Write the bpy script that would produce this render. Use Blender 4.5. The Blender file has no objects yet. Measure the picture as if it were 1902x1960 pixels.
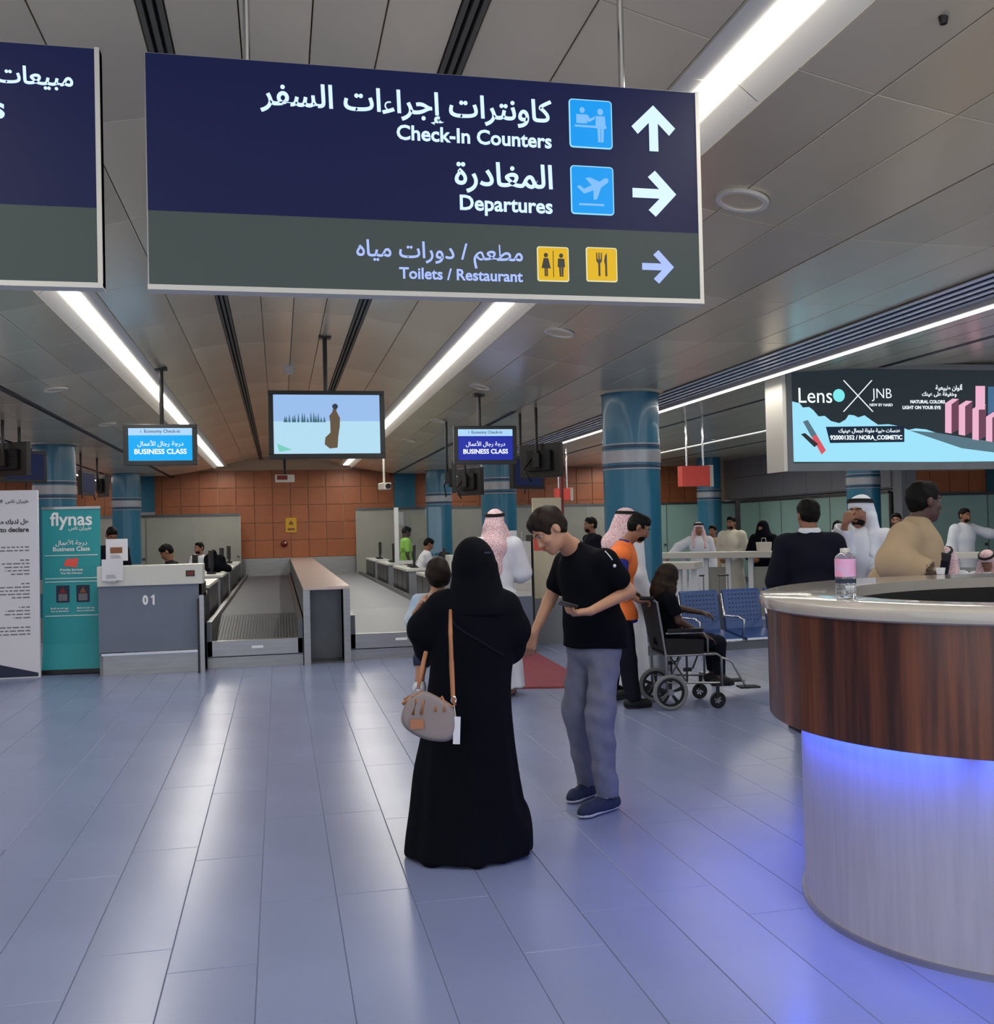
import bpy, math, random
import numpy as np
from mathutils import Vector, Matrix

# ---------------------------------------------------------------- camera
FPX = 1930.0
ROLL = math.atan(.023)
YAW = math.atan(418/FPX)
PITCH = math.atan(31.4/math.hypot(FPX, 418))
CO = Vector((0, 0, 1.6))
FW = Vector((math.sin(YAW)*math.cos(PITCH), math.cos(YAW)*math.cos(PITCH), math.sin(PITCH)))
_r0 = Vector((math.cos(YAW), -math.sin(YAW), 0)); _u0 = _r0.cross(FW)
RC = _r0*math.cos(ROLL) - _u0*math.sin(ROLL)
UC = _r0*math.sin(ROLL) + _u0*math.cos(ROLL)
scene = bpy.context.scene
COL = scene.collection
cam_d = bpy.data.cameras.new('camera'); cam = bpy.data.objects.new('camera', cam_d); COL.objects.link(cam)
cam_d.sensor_fit = 'HORIZONTAL'; cam_d.sensor_width = 36.0; cam_d.lens = 36.0*FPX/1902
cam_d.clip_start = .05; cam_d.clip_end = 200
_b = -FW
cam.matrix_world = Matrix(((RC.x, UC.x, _b.x, CO.x), (RC.y, UC.y, _b.y, CO.y), (RC.z, UC.z, _b.z, CO.z), (0, 0, 0, 1)))
scene.camera = cam

# ---------------------------------------------------------------- world, light, exposure
world = bpy.data.worlds.new('world'); scene.world = world; world.use_nodes = True
world.node_tree.nodes['Background'].inputs[0].default_value = (.82, .88, 1, 1)
world.node_tree.nodes['Background'].inputs[1].default_value = 1.0
scene.view_settings.view_transform = 'Standard'
scene.view_settings.look = 'None'
scene.view_settings.gamma = 1
scene.view_settings.use_curve_mapping = False
scene.view_settings.exposure = 0.45
scene.cycles.use_denoising = True
scene.cycles.max_bounces = 8
scene.cycles.sample_clamp_indirect = 4
CX = .16                                     # centre line of the vaulted hall
def area(name, loc, sx, sy, power, col=(1, .955, .87)):
    l = bpy.data.lights.new(name, 'AREA'); l.shape = 'RECTANGLE'; l.size = sx; l.size_y = sy; l.energy = power; l.color = col
    o = bpy.data.objects.new(name, l); o.location = loc; COL.objects.link(o); return o
for _x, _z, _p in ((CX-1.57, 3.2, 95), (CX+1.57, 3.2, 95), (9.0, 3.2, 150), (-8.6, 3.2, 120), (4.75, 2.98, 60), (-4.45, 2.98, 50)):
    for _y in (2.5, 9.5, 16.5, 23.2):
        area('strip_light_source', (_x, _y, _z), .12, 6.6, _p*.37)

# ---------------------------------------------------------------- helpers
def ray(px, py): return FW + RC*((px-951)/FPX) + UC*((980-py)/FPX)
def at(px, py, D): return CO + ray(px, py)*D
def on_y(px, py, Y): d = ray(px, py); return CO + d*(Y/d.y)
def on_z(px, py, Z=0.0): d = ray(px, py); return CO + d*((Z-1.6)/d.z)
MW = {}
def tag(o, label=None, cat=None, group=None, kind=None):
    if label: o['label'] = label
    if cat: o['category'] = cat
    if group: o['group'] = group
    if kind: o['kind'] = kind
    return o
def root(name, label, cat, loc=(0, 0, 0), rz=0.0, group=None):
    o = bpy.data.objects.new(name, None); COL.objects.link(o); o.empty_display_size = .1
    o.location = loc; o.rotation_euler = (0, 0, rz)
    MW[o.name] = Matrix.Translation(Vector(loc)) @ Matrix.Rotation(rz, 4, 'Z')
    return tag(o, label, cat, group)
def copy_tree(o, loc, rz=0.0, label=None, group=None):
    def rec(s, par):
        c = s.copy(); COL.objects.link(c); c.parent = par
        for ch in kids.get(s.name, []): rec(ch, c)
        return c
    kids = {}
    for q in COL.objects:
        if q.parent: kids.setdefault(q.parent.name, []).append(q)
    c = rec(o, None); c.location = loc; c.rotation_euler = (0, 0, rz)
    MW[c.name] = Matrix.Translation(Vector(loc)) @ Matrix.Rotation(rz, 4, 'Z')
    if label: c['label'] = label
    if group: c['group'] = group
    return c
I4 = Matrix.Identity(4)
def xf(loc=(0, 0, 0), rx=0, ry=0, rz=0):
    return Matrix.Translation(Vector(loc)) @ Matrix.Rotation(rz, 4, 'Z') @ Matrix.Rotation(ry, 4, 'Y') @ Matrix.Rotation(rx, 4, 'X')
class MB:
    def __init__(s): s.v = []; s.f = []; s.m = []; s.mi = 0
    def add(s, vs, fs, M=None):
        n = len(s.v)
        s.v += [tuple(M @ Vector(p)) if M else tuple(p) for p in vs]
        s.f += [tuple(i+n for i in f) for f in fs]; s.m += [s.mi]*len(fs); return s
    def box(s, x0, x1, y0, y1, z0, z1, M=None):
        vs = [(x, y, z) for x in (x0, x1) for y in (y0, y1) for z in (z0, z1)]
        return s.add(vs, [(0, 1, 3, 2), (4, 6, 7, 5), (0, 4, 5, 1), (2, 3, 7, 6), (0, 2, 6, 4), (1, 5, 7, 3)], M)
    def cbox(s, c, sx, sy, sz, M=None): return s.box(c[0]-sx/2, c[0]+sx/2, c[1]-sy/2, c[1]+sy/2, c[2]-sz/2, c[2]+sz/2, M)
    def tube(s, pts, r, n=8, closed=False, M=None):
        pts = [Vector(p) for p in pts]; rr = r if isinstance(r, (list, tuple)) else [r]*len(pts)
        vs = []; fs = []; N = len(pts); up = Vector((.3, .2, .93)).normalized()
        for i, p in enumerate(pts):
            a = pts[(i-1) % N] if (closed or i > 0) else p; b = pts[(i+1) % N] if (closed or i < N-1) else p
            t = (b-a).normalized(); u = t.cross(up)
            if u.length < .05: u = t.cross(Vector((1, 0, 0)))
            u.normalize(); w = u.cross(t)
            vs += [p + (u*math.cos(2*math.pi*k/n) + w*math.sin(2*math.pi*k/n))*rr[i] for k in range(n)]
        for i in range(N if closed else N-1):
            j = (i+1) % N
            fs += [(i*n+k, i*n+(k+1) % n, j*n+(k+1) % n, j*n+k) for k in range(n)]
        if not closed: fs += [tuple(range(n-1, -1, -1)), tuple((N-1)*n+k for k in range(n))]
        return s.add(vs, fs, M)
    def lathe(s, prof, n=24, M=None, cap=True):
        vs = []; fs = []; m = len(prof)
        for k in range(n):
            a = 2*math.pi*k/n; vs += [(r*math.cos(a), r*math.sin(a), z) for r, z in prof]
        for k in range(n):
            j = (k+1) % n; fs += [(k*m+i, j*m+i, j*m+i+1, k*m+i+1) for i in range(m-1)]
        if cap:
            if prof[0][0] > 1e-5: fs.append(tuple(k*m for k in range(n-1, -1, -1)))
            if prof[-1][0] > 1e-5: fs.append(tuple(k*m+m-1 for k in range(n)))
        return s.add(vs, fs, M)
    def prism(s, poly, z0, z1, M=None):
        n = len(poly); vs = [(x, y, z0) for x, y in poly] + [(x, y, z1) for x, y in poly]
        fs = [tuple(range(n-1, -1, -1)), tuple(range(n, 2*n))] + [(i, (i+1) % n, n+(i+1) % n, n+i) for i in range(n)]
        return s.add(vs, fs, M)
    def ball(s, c, r, n=12, M=None):
        r = r if isinstance(r, (tuple, list)) else (r, r, r); m = n//2; vs = []; fs = []
        for i in range(m+1):
            t = math.pi*i/m
            vs += [(c[0]+r[0]*math.sin(t)*math.cos(2*math.pi*k/n), c[1]+r[1]*math.sin(t)*math.sin(2*math.pi*k/n), c[2]-r[2]*math.cos(t)) for k in range(n)]
        for i in range(m): fs += [(i*n+k, i*n+(k+1) % n, (i+1)*n+(k+1) % n, (i+1)*n+k) for k in range(n)]
        return s.add(vs, fs, M)
    def build(s, name, mats, parent=None, smooth=False, bevel=0.0, world=False, rootpt=None):
        vs = s.v
        if world and parent is not None:
            Mi = MW[parent.name].inverted(); vs = [tuple(Mi @ Vector(p)) for p in vs]
        if rootpt is not None: vs = [(p[0]-rootpt[0], p[1]-rootpt[1], p[2]-rootpt[2]) for p in vs]
        me = bpy.data.meshes.new(name); me.from_pydata(vs, [], s.f)
        if not isinstance(mats, (list, tuple)): mats = [mats]
        for q in mats: me.materials.append(q)
        if len(mats) > 1: me.polygons.foreach_set('material_index', s.m)
        if smooth: me.polygons.foreach_set('use_smooth', [True]*len(me.polygons)); 
        me.update()
        o = bpy.data.objects.new(name, me); COL.objects.link(o)
        if smooth == 'auto': me.set_sharp_from_angle(angle=math.radians(40))
        if parent is not None: o.parent = parent
        if rootpt is not None: o.location = rootpt; MW[o.name] = Matrix.Translation(Vector(rootpt))
        else: MW[o.name] = MW[parent.name].copy() if parent is not None else I4.copy()
        if bevel:
            b = o.modifiers.new('bevel', 'BEVEL'); b.width = bevel; b.segments = 2; b.limit_method = 'ANGLE'
        return o
def inst(name, src, loc, parent=None, rz=0.0):
    o = bpy.data.objects.new(name, src.data); COL.objects.link(o); o.location = loc; o.rotation_euler = (0, 0, rz)
    if parent is not None: o.parent = parent
    for md in src.modifiers:
        b = o.modifiers.new(md.name, md.type)
        if md.type == 'BEVEL': b.width = md.width; b.segments = md.segments; b.limit_method = md.limit_method
    MW[o.name] = Matrix.Translation(Vector(loc)); return o

# ---------------------------------------------------------------- materials
def s2l(c): return tuple(((x/255)/12.92 if x/255 <= .04045 else ((x/255+.055)/1.055)**2.4) for x in c)
def mat(name, rgb, rough=.5, metal=0.0, emit=0.0, var=0.0, vs=4.0, stretch=(1, 1, 1), bump=0.0, bs=60.0, trans=0.0, alpha=1.0, rgb2=None, coat=0.0, sheen=0.0, spec=.5, objrand=0.0):
    m = bpy.data.materials.new(name); m.use_nodes = True; nt = m.node_tree; N = nt.nodes; L = nt.links
    b = N['Principled BSDF']; c = s2l(rgb)
    b.inputs['Base Color'].default_value = (*c, 1); b.inputs['Roughness'].default_value = rough; b.inputs['Metallic'].default_value = metal
    b.inputs['Specular IOR Level'].default_value = spec
    if coat: b.inputs['Coat Weight'].default_value = coat; b.inputs['Coat Roughness'].default_value = .08
    if sheen: b.inputs['Sheen Weight'].default_value = sheen
    if trans: b.inputs['Transmission Weight'].default_value = trans; b.inputs['IOR'].default_value = 1.45
    if alpha < 1: b.inputs['Alpha'].default_value = alpha
    if emit:
        b.inputs['Emission Color'].default_value = (*c, 1); b.inputs['Emission Strength'].default_value = emit
    tc = N.new('ShaderNodeTexCoord'); mp = N.new('ShaderNodeMapping'); mp.inputs['Scale'].default_value = stretch
    L.new(tc.outputs['Object'], mp.inputs['Vector'])
    no = N.new('ShaderNodeTexNoise'); no.inputs['Scale'].default_value = vs; no.inputs['Detail'].default_value = 5
    L.new(mp.outputs[0], no.inputs['Vector'])
    v = max(var, .0)
    c2 = s2l(rgb2) if rgb2 else tuple(x*(1-v) for x in c); c1 = c if rgb2 else tuple(min(1, x*(1+v)) for x in c)
    ra = N.new('ShaderNodeMix'); ra.data_type = 'RGBA'
    mr = N.new('ShaderNodeMapRange'); mr.inputs[1].default_value = .35; mr.inputs[2].default_value = .65
    L.new(no.outputs[0], mr.inputs[0]); L.new(mr.outputs[0], ra.inputs[0])
    ra.inputs[6].default_value = (*c2, 1); ra.inputs[7].default_value = (*c1, 1)
    out = ra.outputs[2]
    if objrand:
        oi = N.new('ShaderNodeObjectInfo'); mv = N.new('ShaderNodeMapRange'); mv.inputs[3].default_value = 1-objrand; mv.inputs[4].default_value = 1+objrand
        L.new(oi.outputs['Random'], mv.inputs[0]); hs = N.new('ShaderNodeHueSaturation'); L.new(mv.outputs[0], hs.inputs['Value']); L.new(out, hs.inputs['Color']); out = hs.outputs[0]
    L.new(out, b.inputs['Base Color'])
    if bump:
        n2 = N.new('ShaderNodeTexNoise'); n2.inputs['Scale'].default_value = bs; L.new(mp.outputs[0], n2.inputs['Vector'])
        bp = N.new('ShaderNodeBump'); bp.inputs['Strength'].default_value = bump; bp.inputs['Distance'].default_value = .01
        L.new(n2.outputs[0], bp.inputs['Height']); L.new(bp.outputs[0], b.inputs['Normal'])
    return m
def glow(name, rgb, e=1.0):
    m = bpy.data.materials.new(name); m.use_nodes = True; nt = m.node_tree
    b = nt.nodes['Principled BSDF']; c = s2l(rgb); b.inputs['Base Color'].default_value = (0.01, .01, .01, 1)
    b.inputs['Roughness'].default_value = .5; b.inputs['Specular IOR Level'].default_value = .15
    b.inputs['Emission Color'].default_value = (*c, 1); b.inputs['Emission Strength'].default_value = e*(.82 if e < 2 else 1)
    return m
M_ = {}
def mk(k, *a, **kw): M_[k] = mat(k, *a, **kw); return M_[k]
def gl(k, *a, **kw): M_[k] = glow(k, *a, **kw); return M_[k]
mk('plenum', (84, 82, 76), .8)
mk('slot_frame', (92, 88, 74), .6)
mk('ceiling_metal', (222, 208, 178), .27, .4, var=.05, vs=1.2, stretch=(1, .35, 1), bump=.16, bs=4, objrand=.07)
mk('floor_tile_stone', (122, 132, 166), .26, var=.04, vs=1.6, bump=.02, bs=8, objrand=.02, spec=.38)
mk('grout', (100, 108, 134), .6)
mk('dark_void', (22, 22, 20), .7)
mk('dark_metal', (30, 28, 26), .5, .3)
mk('orange_panel', (160, 92, 54), .45, var=.08, vs=5, objrand=.06)
mk('joint_grey', (214, 180, 148), .6)
mk('grey_panel', (128, 130, 136), .5, var=.04)
mk('trough_white', (208, 203, 192), .5)
gl('lamp_white', (255, 252, 244), 5.0)
gl('lamp_line', (255, 253, 248), 2.6)
mk('mirror_slat', (205, 214, 230), .22, .45)
mk('teal', (30, 100, 128), .3, var=.05, vs=2, coat=.2)
mk('band_grey', (150, 152, 158), .35, .3)
mk('band_dark', (22, 52, 84), .4)
mk('steel', (158, 158, 158), .3, .8, var=.06, vs=3, stretch=(1, 1, 12))
mk('steel_warm', (196, 178, 170), .35, .4, var=.05)
mk('steel_dark', (92, 94, 96), .35, .75, var=.06)
mk('chrome', (215, 215, 218), .12, 1.0)
mk('belt_grey', (128, 133, 140), .5)
mk('belt', (68, 71, 80), .55, var=.1)
mk('belt_rib', (38, 40, 46), .5, var=.1)
mk('blue_grey_laminate', (104, 114, 132), .45, var=.03)
mk('white_laminate', (205, 206, 200), .4)
mk('white_paint', (225, 226, 228), .45)
mk('off_white', (200, 196, 186), .5)
mk('frosted', (150, 150, 140), .35, var=.06, vs=1.5)
mk('green_glass', (150, 182, 172), .16, var=.05, vs=1.5)
mk('black', (14, 14, 16), .4)
mk('black_matte', (16, 16, 20), .75)
mk('black_fabric', (7, 9, 18), .9, var=.15, vs=3, bump=.05, spec=.12)
mk('navy_fabric', (17, 19, 32), .85, var=.1, spec=.15)
mk('white_cloth', (214, 218, 226), .8, var=.04, vs=6)
mk('cream_cloth', (214, 208, 190), .8, var=.05)
mk('beige_cloth', (168, 146, 116), .85, var=.08, vs=5)
mk('grey_trousers', (108, 112, 132), .85, var=.1, vs=10, bump=.08)
mk('grey_cloth', (80, 84, 92), .85, var=.1)
mk('royal_blue', (20, 24, 130), .7)
mk('orange_vest', (240, 118, 50), .7, var=.06)
mk('reflective', (190, 190, 196), .3, .4)
mk('lime', (150, 205, 90), .7, var=.08)
mk('skin_light', (178, 132, 106), .5, var=.05)
mk('skin_mid', (140, 96, 72), .5, var=.05)
mk('skin_dark', (78, 52, 42), .5, var=.05)
mk('hair_black', (9, 8, 8), .6, var=.3, vs=40, bump=.3, bs=120, spec=.15)
mk('hair_brown', (32, 22, 18), .6, var=.3, vs=40, bump=.3, bs=120, spec=.15)
mk('hair_blonde_mix', (52, 40, 30), .65, spec=.15, var=.2, rgb2=(28, 22, 22), vs=20, bump=.4, bs=100)
mk('eye_white', (165, 158, 150), .4)
mk('lips', (150, 88, 78), .5)
mk('tan_leather', (168, 112, 76), .5, var=.08)
mk('bag_canvas', (142, 130, 128), .8, var=.05, bump=.1, bs=200)
mk('denim_navy', (30, 40, 70), .85, var=.15, vs=30)
mk('pale_blue', (150, 178, 205), .8, rgb2=(206, 212, 220), vs=8)
mk('shoe_sole', (180, 182, 190), .6)
mk('tyre_grey', (120, 122, 122), .7)
mk('seat_blue', (52, 78, 132), .4, .1, var=.05)
mk('red_mat', (124, 50, 66), .8, var=.08, vs=12, bump=.1)
mk('stone_top', (176, 170, 162), .12, var=.04, vs=6, coat=.5)
mk('pale_wood', (168, 166, 170), .45, var=.06, vs=3, stretch=(14, 14, .8))
mk('clear_glass', (245, 248, 248), .02, trans=1.0)
mk('plastic_clear', (235, 240, 245), .05, trans=.9)
mk('pink_label', (226, 150, 190), .5, rgb2=(200, 170, 210), vs=40)
mk('teal_banner', (36, 150, 156), .55)
mk('teal_banner_dark', (28, 110, 128), .5)
mk('navy_print', (28, 38, 66), .6)
mk('yellow_sign', (205, 160, 20), .5)
mk('red_sign', (232, 84, 72), .5)
mk('dark_red', (120, 20, 24), .5)
mk('paper', (216, 216, 224), .6)
mk('print_grey', (110, 110, 116), .7)
mk('white_print', (235, 238, 240), .5)
mk('cream_poster', (206, 196, 168), .5)
mk('brown_print', (130, 80, 50), .6)
def checked_cloth():
    m = mat('checked_headcloth', (222, 176, 184), .85, sheen=.1); nt = m.node_tree; N = nt.nodes; L = nt.links
    b = N['Principled BSDF']; tc = [n for n in N if n.type == 'TEX_COORD'][0]
    vo = N.new('ShaderNodeTexVoronoi'); vo.inputs['Scale'].default_value = 105; L.new(tc.outputs['Object'], vo.inputs['Vector'])
    mr = N.new('ShaderNodeMapRange'); mr.inputs[1].default_value = .25; mr.inputs[2].default_value = .55; L.new(vo.outputs['Distance'], mr.inputs[0])
    mx = N.new('ShaderNodeMix'); mx.data_type = 'RGBA'; mx.inputs[6].default_value = (*s2l((192, 92, 104)), 1); mx.inputs[7].default_value = (*s2l((232, 212, 216)), 1)
    L.new(mr.outputs[0], mx.inputs[0]); L.new(mx.outputs[2], b.inputs['Base Color']); M_['check'] = m
checked_cloth()
def dark_wood():
    m = mat('walnut_veneer', (84, 46, 34), .32, coat=.15); nt = m.node_tree; N = nt.nodes; L = nt.links; b = N['Principled BSDF']
    tc = N.new('ShaderNodeTexCoord')
    def noise(sc, st):
        mp = N.new('ShaderNodeMapping'); mp.inputs['Scale'].default_value = st; L.new(tc.outputs['Object'], mp.inputs['Vector'])
        n = N.new('ShaderNodeTexNoise'); n.inputs['Scale'].default_value = sc; n.inputs['Detail'].default_value = 6; L.new(mp.outputs[0], n.inputs['Vector']); return n
    a = noise(3.2, (3, 3, .12)); c = noise(16, (3, 3, .15))
    ad = N.new('ShaderNodeMath'); ad.operation = 'MULTIPLY_ADD'; ad.inputs[1].default_value = .35; L.new(c.outputs[0], ad.inputs[0]); L.new(a.outputs[0], ad.inputs[2])
    cr = N.new('ShaderNodeValToRGB'); L.new(ad.outputs[0], cr.inputs[0])
    e = cr.color_ramp.elements; e[0].position = .5; e[0].color = (*s2l((46, 24, 24)), 1); e[1].position = .85; e[1].color = (*s2l((122, 70, 44)), 1)
    k = e.new(.66); k.color = (*s2l((84, 46, 34)), 1)
    L.new(cr.outputs[0], b.inputs['Base Color']); M_['walnut'] = m
dark_wood()

# ---------------------------------------------------------------- lettering
_T = {}
for _c, _b, _n in [('ء', 0xFE80, 1), ('أ', 0xFE83, 2), ('إ', 0xFE87, 2), ('ا', 0xFE8D, 2), ('ب', 0xFE8F, 4), ('ة', 0xFE93, 2), ('ت', 0xFE95, 4), ('ج', 0xFE9D, 4), ('ح', 0xFEA1, 4), ('خ', 0xFEA5, 4), ('د', 0xFEA9, 2), ('ذ', 0xFEAB, 2), ('ر', 0xFEAD, 2), ('ز', 0xFEAF, 2), ('س', 0xFEB1, 4), ('ش', 0xFEB5, 4), ('ص', 0xFEB9, 4), ('ط', 0xFEC1, 4), ('ع', 0xFEC9, 4), ('غ', 0xFECD, 4), ('ف', 0xFED1, 4), ('ق', 0xFED5, 4), ('ك', 0xFED9, 4), ('ل', 0xFEDD, 4), ('م', 0xFEE1, 4), ('ن', 0xFEE5, 4), ('ه', 0xFEE9, 4), ('و', 0xFEED, 2), ('ى', 0xFEEF, 2), ('ي', 0xFEF1, 4)]:
    _T[_c] = (_b, _n)
def arabic(s):
    out = []; i = 0
    while i < len(s):
        c = s[i]
        if c not in _T: out.append(c); i += 1; continue
        prev = i > 0 and s[i-1] in _T and _T[s[i-1]][1] == 4
        if c == 'ل' and i+1 < len(s) and s[i+1] in 'اأ':
            base = {'ا': 0xFEFB, 'أ': 0xFEF7}[s[i+1]]
            out.append(chr(base + (1 if prev else 0))); i += 2; continue
        b, n = _T[c]; nxt = n == 4 and i+1 < len(s) and s[i+1] in _T and s[i+1] != 'ء'
        if n == 1: prev = False
        out.append(chr(b + (3 if prev and nxt else 2 if nxt else 1 if prev else 0))); i += 1
    return ''.join(reversed(out))
def text_mesh(s, size, depth=.002, bold=0.0, align='CENTER'):
    cu = bpy.data.curves.new('t', 'FONT'); cu.body = s; cu.size = size; cu.extrude = depth; cu.offset = bold; cu.align_x = align; cu.resolution_u = 3
    o = bpy.data.objects.new('t', cu); COL.objects.link(o)
    dg = bpy.context.evaluated_depsgraph_get()
    me = bpy.data.meshes.new_from_object(o.evaluated_get(dg)); bpy.data.objects.remove(o); bpy.data.curves.remove(cu)
    return me
def text(s, width, m, parent, M, align='CENTER', bold=0.0, depth=.002, name='lettering', height=None, label=None):
    """text scaled to a width, lying in the XY plane of matrix M (M in world space)"""
    me = text_mesh(s, 1.0, 0.0, bold, align)
    xs = [v.co.x for v in me.vertices]; ys = [v.co.y for v in me.vertices]
    if not xs: return None
    w = max(xs)-min(xs); h = max(ys)-min(ys); k = width/w if width else height/h
    kx = k; ky = k if not (width and height) else height/h
    x0 = {'CENTER': (max(xs)+min(xs))/2, 'RIGHT': max(xs), 'LEFT': min(xs)}[align]
    y0 = (max(ys)+min(ys))/2
    Mi = MW[parent.name].inverted() @ M if parent is not None else M
    n = len(me.vertices); vs = [((v.co.x-x0)*kx, (v.co.y-y0)*ky) for v in me.vertices]
    fs = [tuple(p.vertices) for p in me.polygons]
    ec = {}
    for f in fs:
        for a, b in zip(f, f[1:]+f[:1]): ec[(a, b)] = 1
    V = [tuple(Mi @ Vector((x, y, 0))) for x, y in vs] + [tuple(Mi @ Vector((x, y, depth))) for x, y in vs]
    Fs = [tuple(reversed(f)) for f in fs] + [tuple(i+n for i in f) for f in fs]
    Fs += [(a, b, b+n, a+n) for (a, b) in ec if (b, a) not in ec]
    bpy.data.meshes.remove(me)
    me = bpy.data.meshes.new(name); me.from_pydata(V, [], Fs); me.materials.append(m); me.update()
    o = bpy.data.objects.new(name, me); COL.objects.link(o); o.parent = parent
    MW[o.name] = MW[parent.name].copy() if parent is not None else I4.copy()
    if label: o['label'] = label
    return o
def face(loc, rz=0.0):
    """frame of a vertical sheet: x to the right, y up, z toward the viewer on the -Y side"""
    return Matrix.Translation(Vector(loc)) @ Matrix.Rotation(rz, 4, 'Z') @ Matrix.Rotation(math.pi/2, 4, 'X')
# ================================================================ structure
YW = 27.0; Y0 = -1.2; WX0 = -10.6; WX1 = 12.6
def struct(name, mb, m, parent=None, **k): return tag(mb.build(name, m, parent, **k), kind='structure')
R_ = random.Random(7)
floor = struct('floor', MB().box(WX0, 21, Y0, YW+.3, -.12, -.004), M_['grout'])
# stone planks: the near 290 one by one, the rest joined
TW, TL, TX = .325, 1.3, .217
plank = None; cand = []; rest = MB()
offs = {}
for k in range(-34, 64):
    off = offs.setdefault(k, R_.random()*TL)
    y = 2.0 - off
    while y < YW:
        cx, cy = TX+TW*(k+.5), y+TL/2
        dx = cx*math.cos(YAW)-cy*math.sin(YAW); dd = cy*math.cos(YAW)+cx*math.sin(YAW)
        vis = dd > 2.6 and abs(dx)/dd < .56
        cand.append((0 if vis else 1, dd, cx, cy)); y += TL
cand.sort()
def plank_mb():
    m = MB(); x, y, b = TW/2-.0012, TL/2-.0012, .002
    m.add([(-x, -y, -.012), (x, -y, -.012), (x, y, -.012), (-x, y, -.012), (-x, -y, -b), (x, -y, -b), (x, y, -b), (-x, y, -b), (-x+b, -y+b, 0), (x-b, -y+b, 0), (x-b, y-b, 0), (-x+b, y-b, 0)],
          [(0, 1, 5, 4), (1, 2, 6, 5), (2, 3, 7, 6), (3, 0, 4, 7), (4, 5, 9, 8), (5, 6, 10, 9), (6, 7, 11, 10), (7, 4, 8, 11), (8, 9, 10, 11)])
    return m
src = None; far_tiles = MB()
for i, (v, dd, cx, cy) in enumerate(cand):
    if i < 290 and v == 0:
        if src is None: src = plank_mb().build('floor_tile', M_['floor_tile_stone'], floor); src.location = (cx, cy, 0)
        else: inst('floor_tile', src, (cx, cy, 0), floor)
    elif WX0 < cx < 21 and cy < YW:
        far_tiles.add([(cx-TW/2+.0015, cy-TL/2+.0015, 0), (cx+TW/2-.0015, cy-TL/2+.0015, 0), (cx+TW/2-.0015, cy+TL/2-.0015, 0), (cx-TW/2+.0015, cy+TL/2-.0015, 0)], [(0, 1, 2, 3)])
tag(far_tiles.build('floor_tile', M_['floor_tile_stone'], floor), kind='stuff')

# ceiling: vaulted middle bay, flat shoulders, side bays
def ceil_z(x):
    a = abs(x-CX)
    pts = [(0, 3.55), (.6, 3.52), (1.0, 3.45), (1.57, 3.30), (2.2, 3.16), (2.8, 3.08), (3.2, 3.07), (4.6, 3.07), (6.0, 3.16), (9.0, 3.32), (12.6, 3.38), (22, 3.4)]
    for (p, q), (r, s) in zip(pts, pts[1:]):
        if a <= r: return q + (s-q)*(a-p)/(r-p)
    return 3.4
ceiling = struct('ceiling', MB().box(WX0, 21, Y0, YW+.3, 3.64, 3.76), M_['plenum'])
segs = []
for sgn in (-1, 1):
    for a, b in ((0, .27), (.27, .532), (.628, .98), (.98, 1.40), (1.74, 2.06), (2.06, 2.40), (2.40, 2.76 if sgn < 0 else 2.80), (2.84 if sgn < 0 else 2.81, 3.24), (3.24, 3.66), (3.66, 4.08)):
        segs.append((CX+sgn*a, CX+sgn*b) if sgn > 0 else (CX-b, CX-a))
PL = 1.42; pan_src = {}; cnt = 0
pan_far = MB()
for r in range(19):
    y0 = -1.2 + .3 + r*PL; y1 = min(y0+PL, YW)
    if y1 - y0 < .05: continue
    for (xa, xb) in segs:
        za, zb = ceil_z(xa), ceil_z(xb)
        vis = r >= 2 and r < 17
        if vis and cnt < 299 and (y0 > 1.5):
            key = (round(xa, 3))
            if key not in pan_src:
                g = .0025; L = PL/2-g; cx, cz = (xa+xb)/2, (za+zb)/2; hx = (xb-xa)/2-g; s = (zb-za)/(xb-xa)
                m = MB(); v = []
                for dz, e in ((.02, 0), (0.003, 0), (0, .003)):
                    for sx, sy in ((-1, -1), (1, -1), (1, 1), (-1, 1)): v.append((sx*(hx-e), sy*(L-e), s*sx*(hx-e)+dz))
                m.add(v, [(4, 0, 1, 5), (5, 1, 2, 6), (6, 2, 3, 7), (7, 3, 0, 4), (8, 4, 5, 9), (9, 5, 6, 10), (10, 6, 7, 11), (11, 7, 4, 8), (11, 10, 9, 8)][::1])
                o = m.build('ceiling_panel', M_['ceiling_metal'], ceiling); o.location = (cx, y0+PL/2, cz); pan_src[key] = o
            else: inst('ceiling_panel', pan_src[key], ((xa+xb)/2, y0+PL/2, (za+zb)/2), ceiling)
            cnt += 1
        else:
            pan_far.add([(xa+.0025, y0+.0025, za), (xb-.0025, y0+.0025, zb), (xb-.0025, y1-.0025, zb), (xa+.0025, y1-.0025, za)], [(3, 2, 1, 0)])
# side bays: long narrow panels
def bay(xs, dark, lights):
    for xa, xb in zip(xs, xs[1:]):
        if (round(xa, 2), round(xb, 2)) in dark: continue
        y = Y0+.3
        while y < YW-.1:
            y2 = min(y+2.84, YW); g = .004
            pan_far.add([(xa+g, y+g, ceil_z(xa)), (xb-g, y+g, ceil_z(xb)), (xb-g, y2-g, ceil_z(xb)), (xa+g, y2-g, ceil_z(xa))], [(3, 2, 1, 0)]); y = y2
rx = [4.85, 5.2, 5.6, 6.0, 6.06, 6.5, 7.0, 7.5, 8.0, 8.5, 8.9, 9.1, 9.6, 10.2, 10.26, 10.8, 11.4, 12.0, 12.6, 13.4, 14.4, 15.4, 16.4, 17.4, 18.4, 19.4, 20.4, 21]
bay(rx, {(6.0, 6.06), (8.9, 9.1), (10.2, 10.26)}, None)
lx = [-4.55, -5.0, -5.4, -5.46, -6.0, -6.6, -7.2, -7.8, -8.5, -8.7, -9.4, -10.0, -10.6][::-1]
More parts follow.
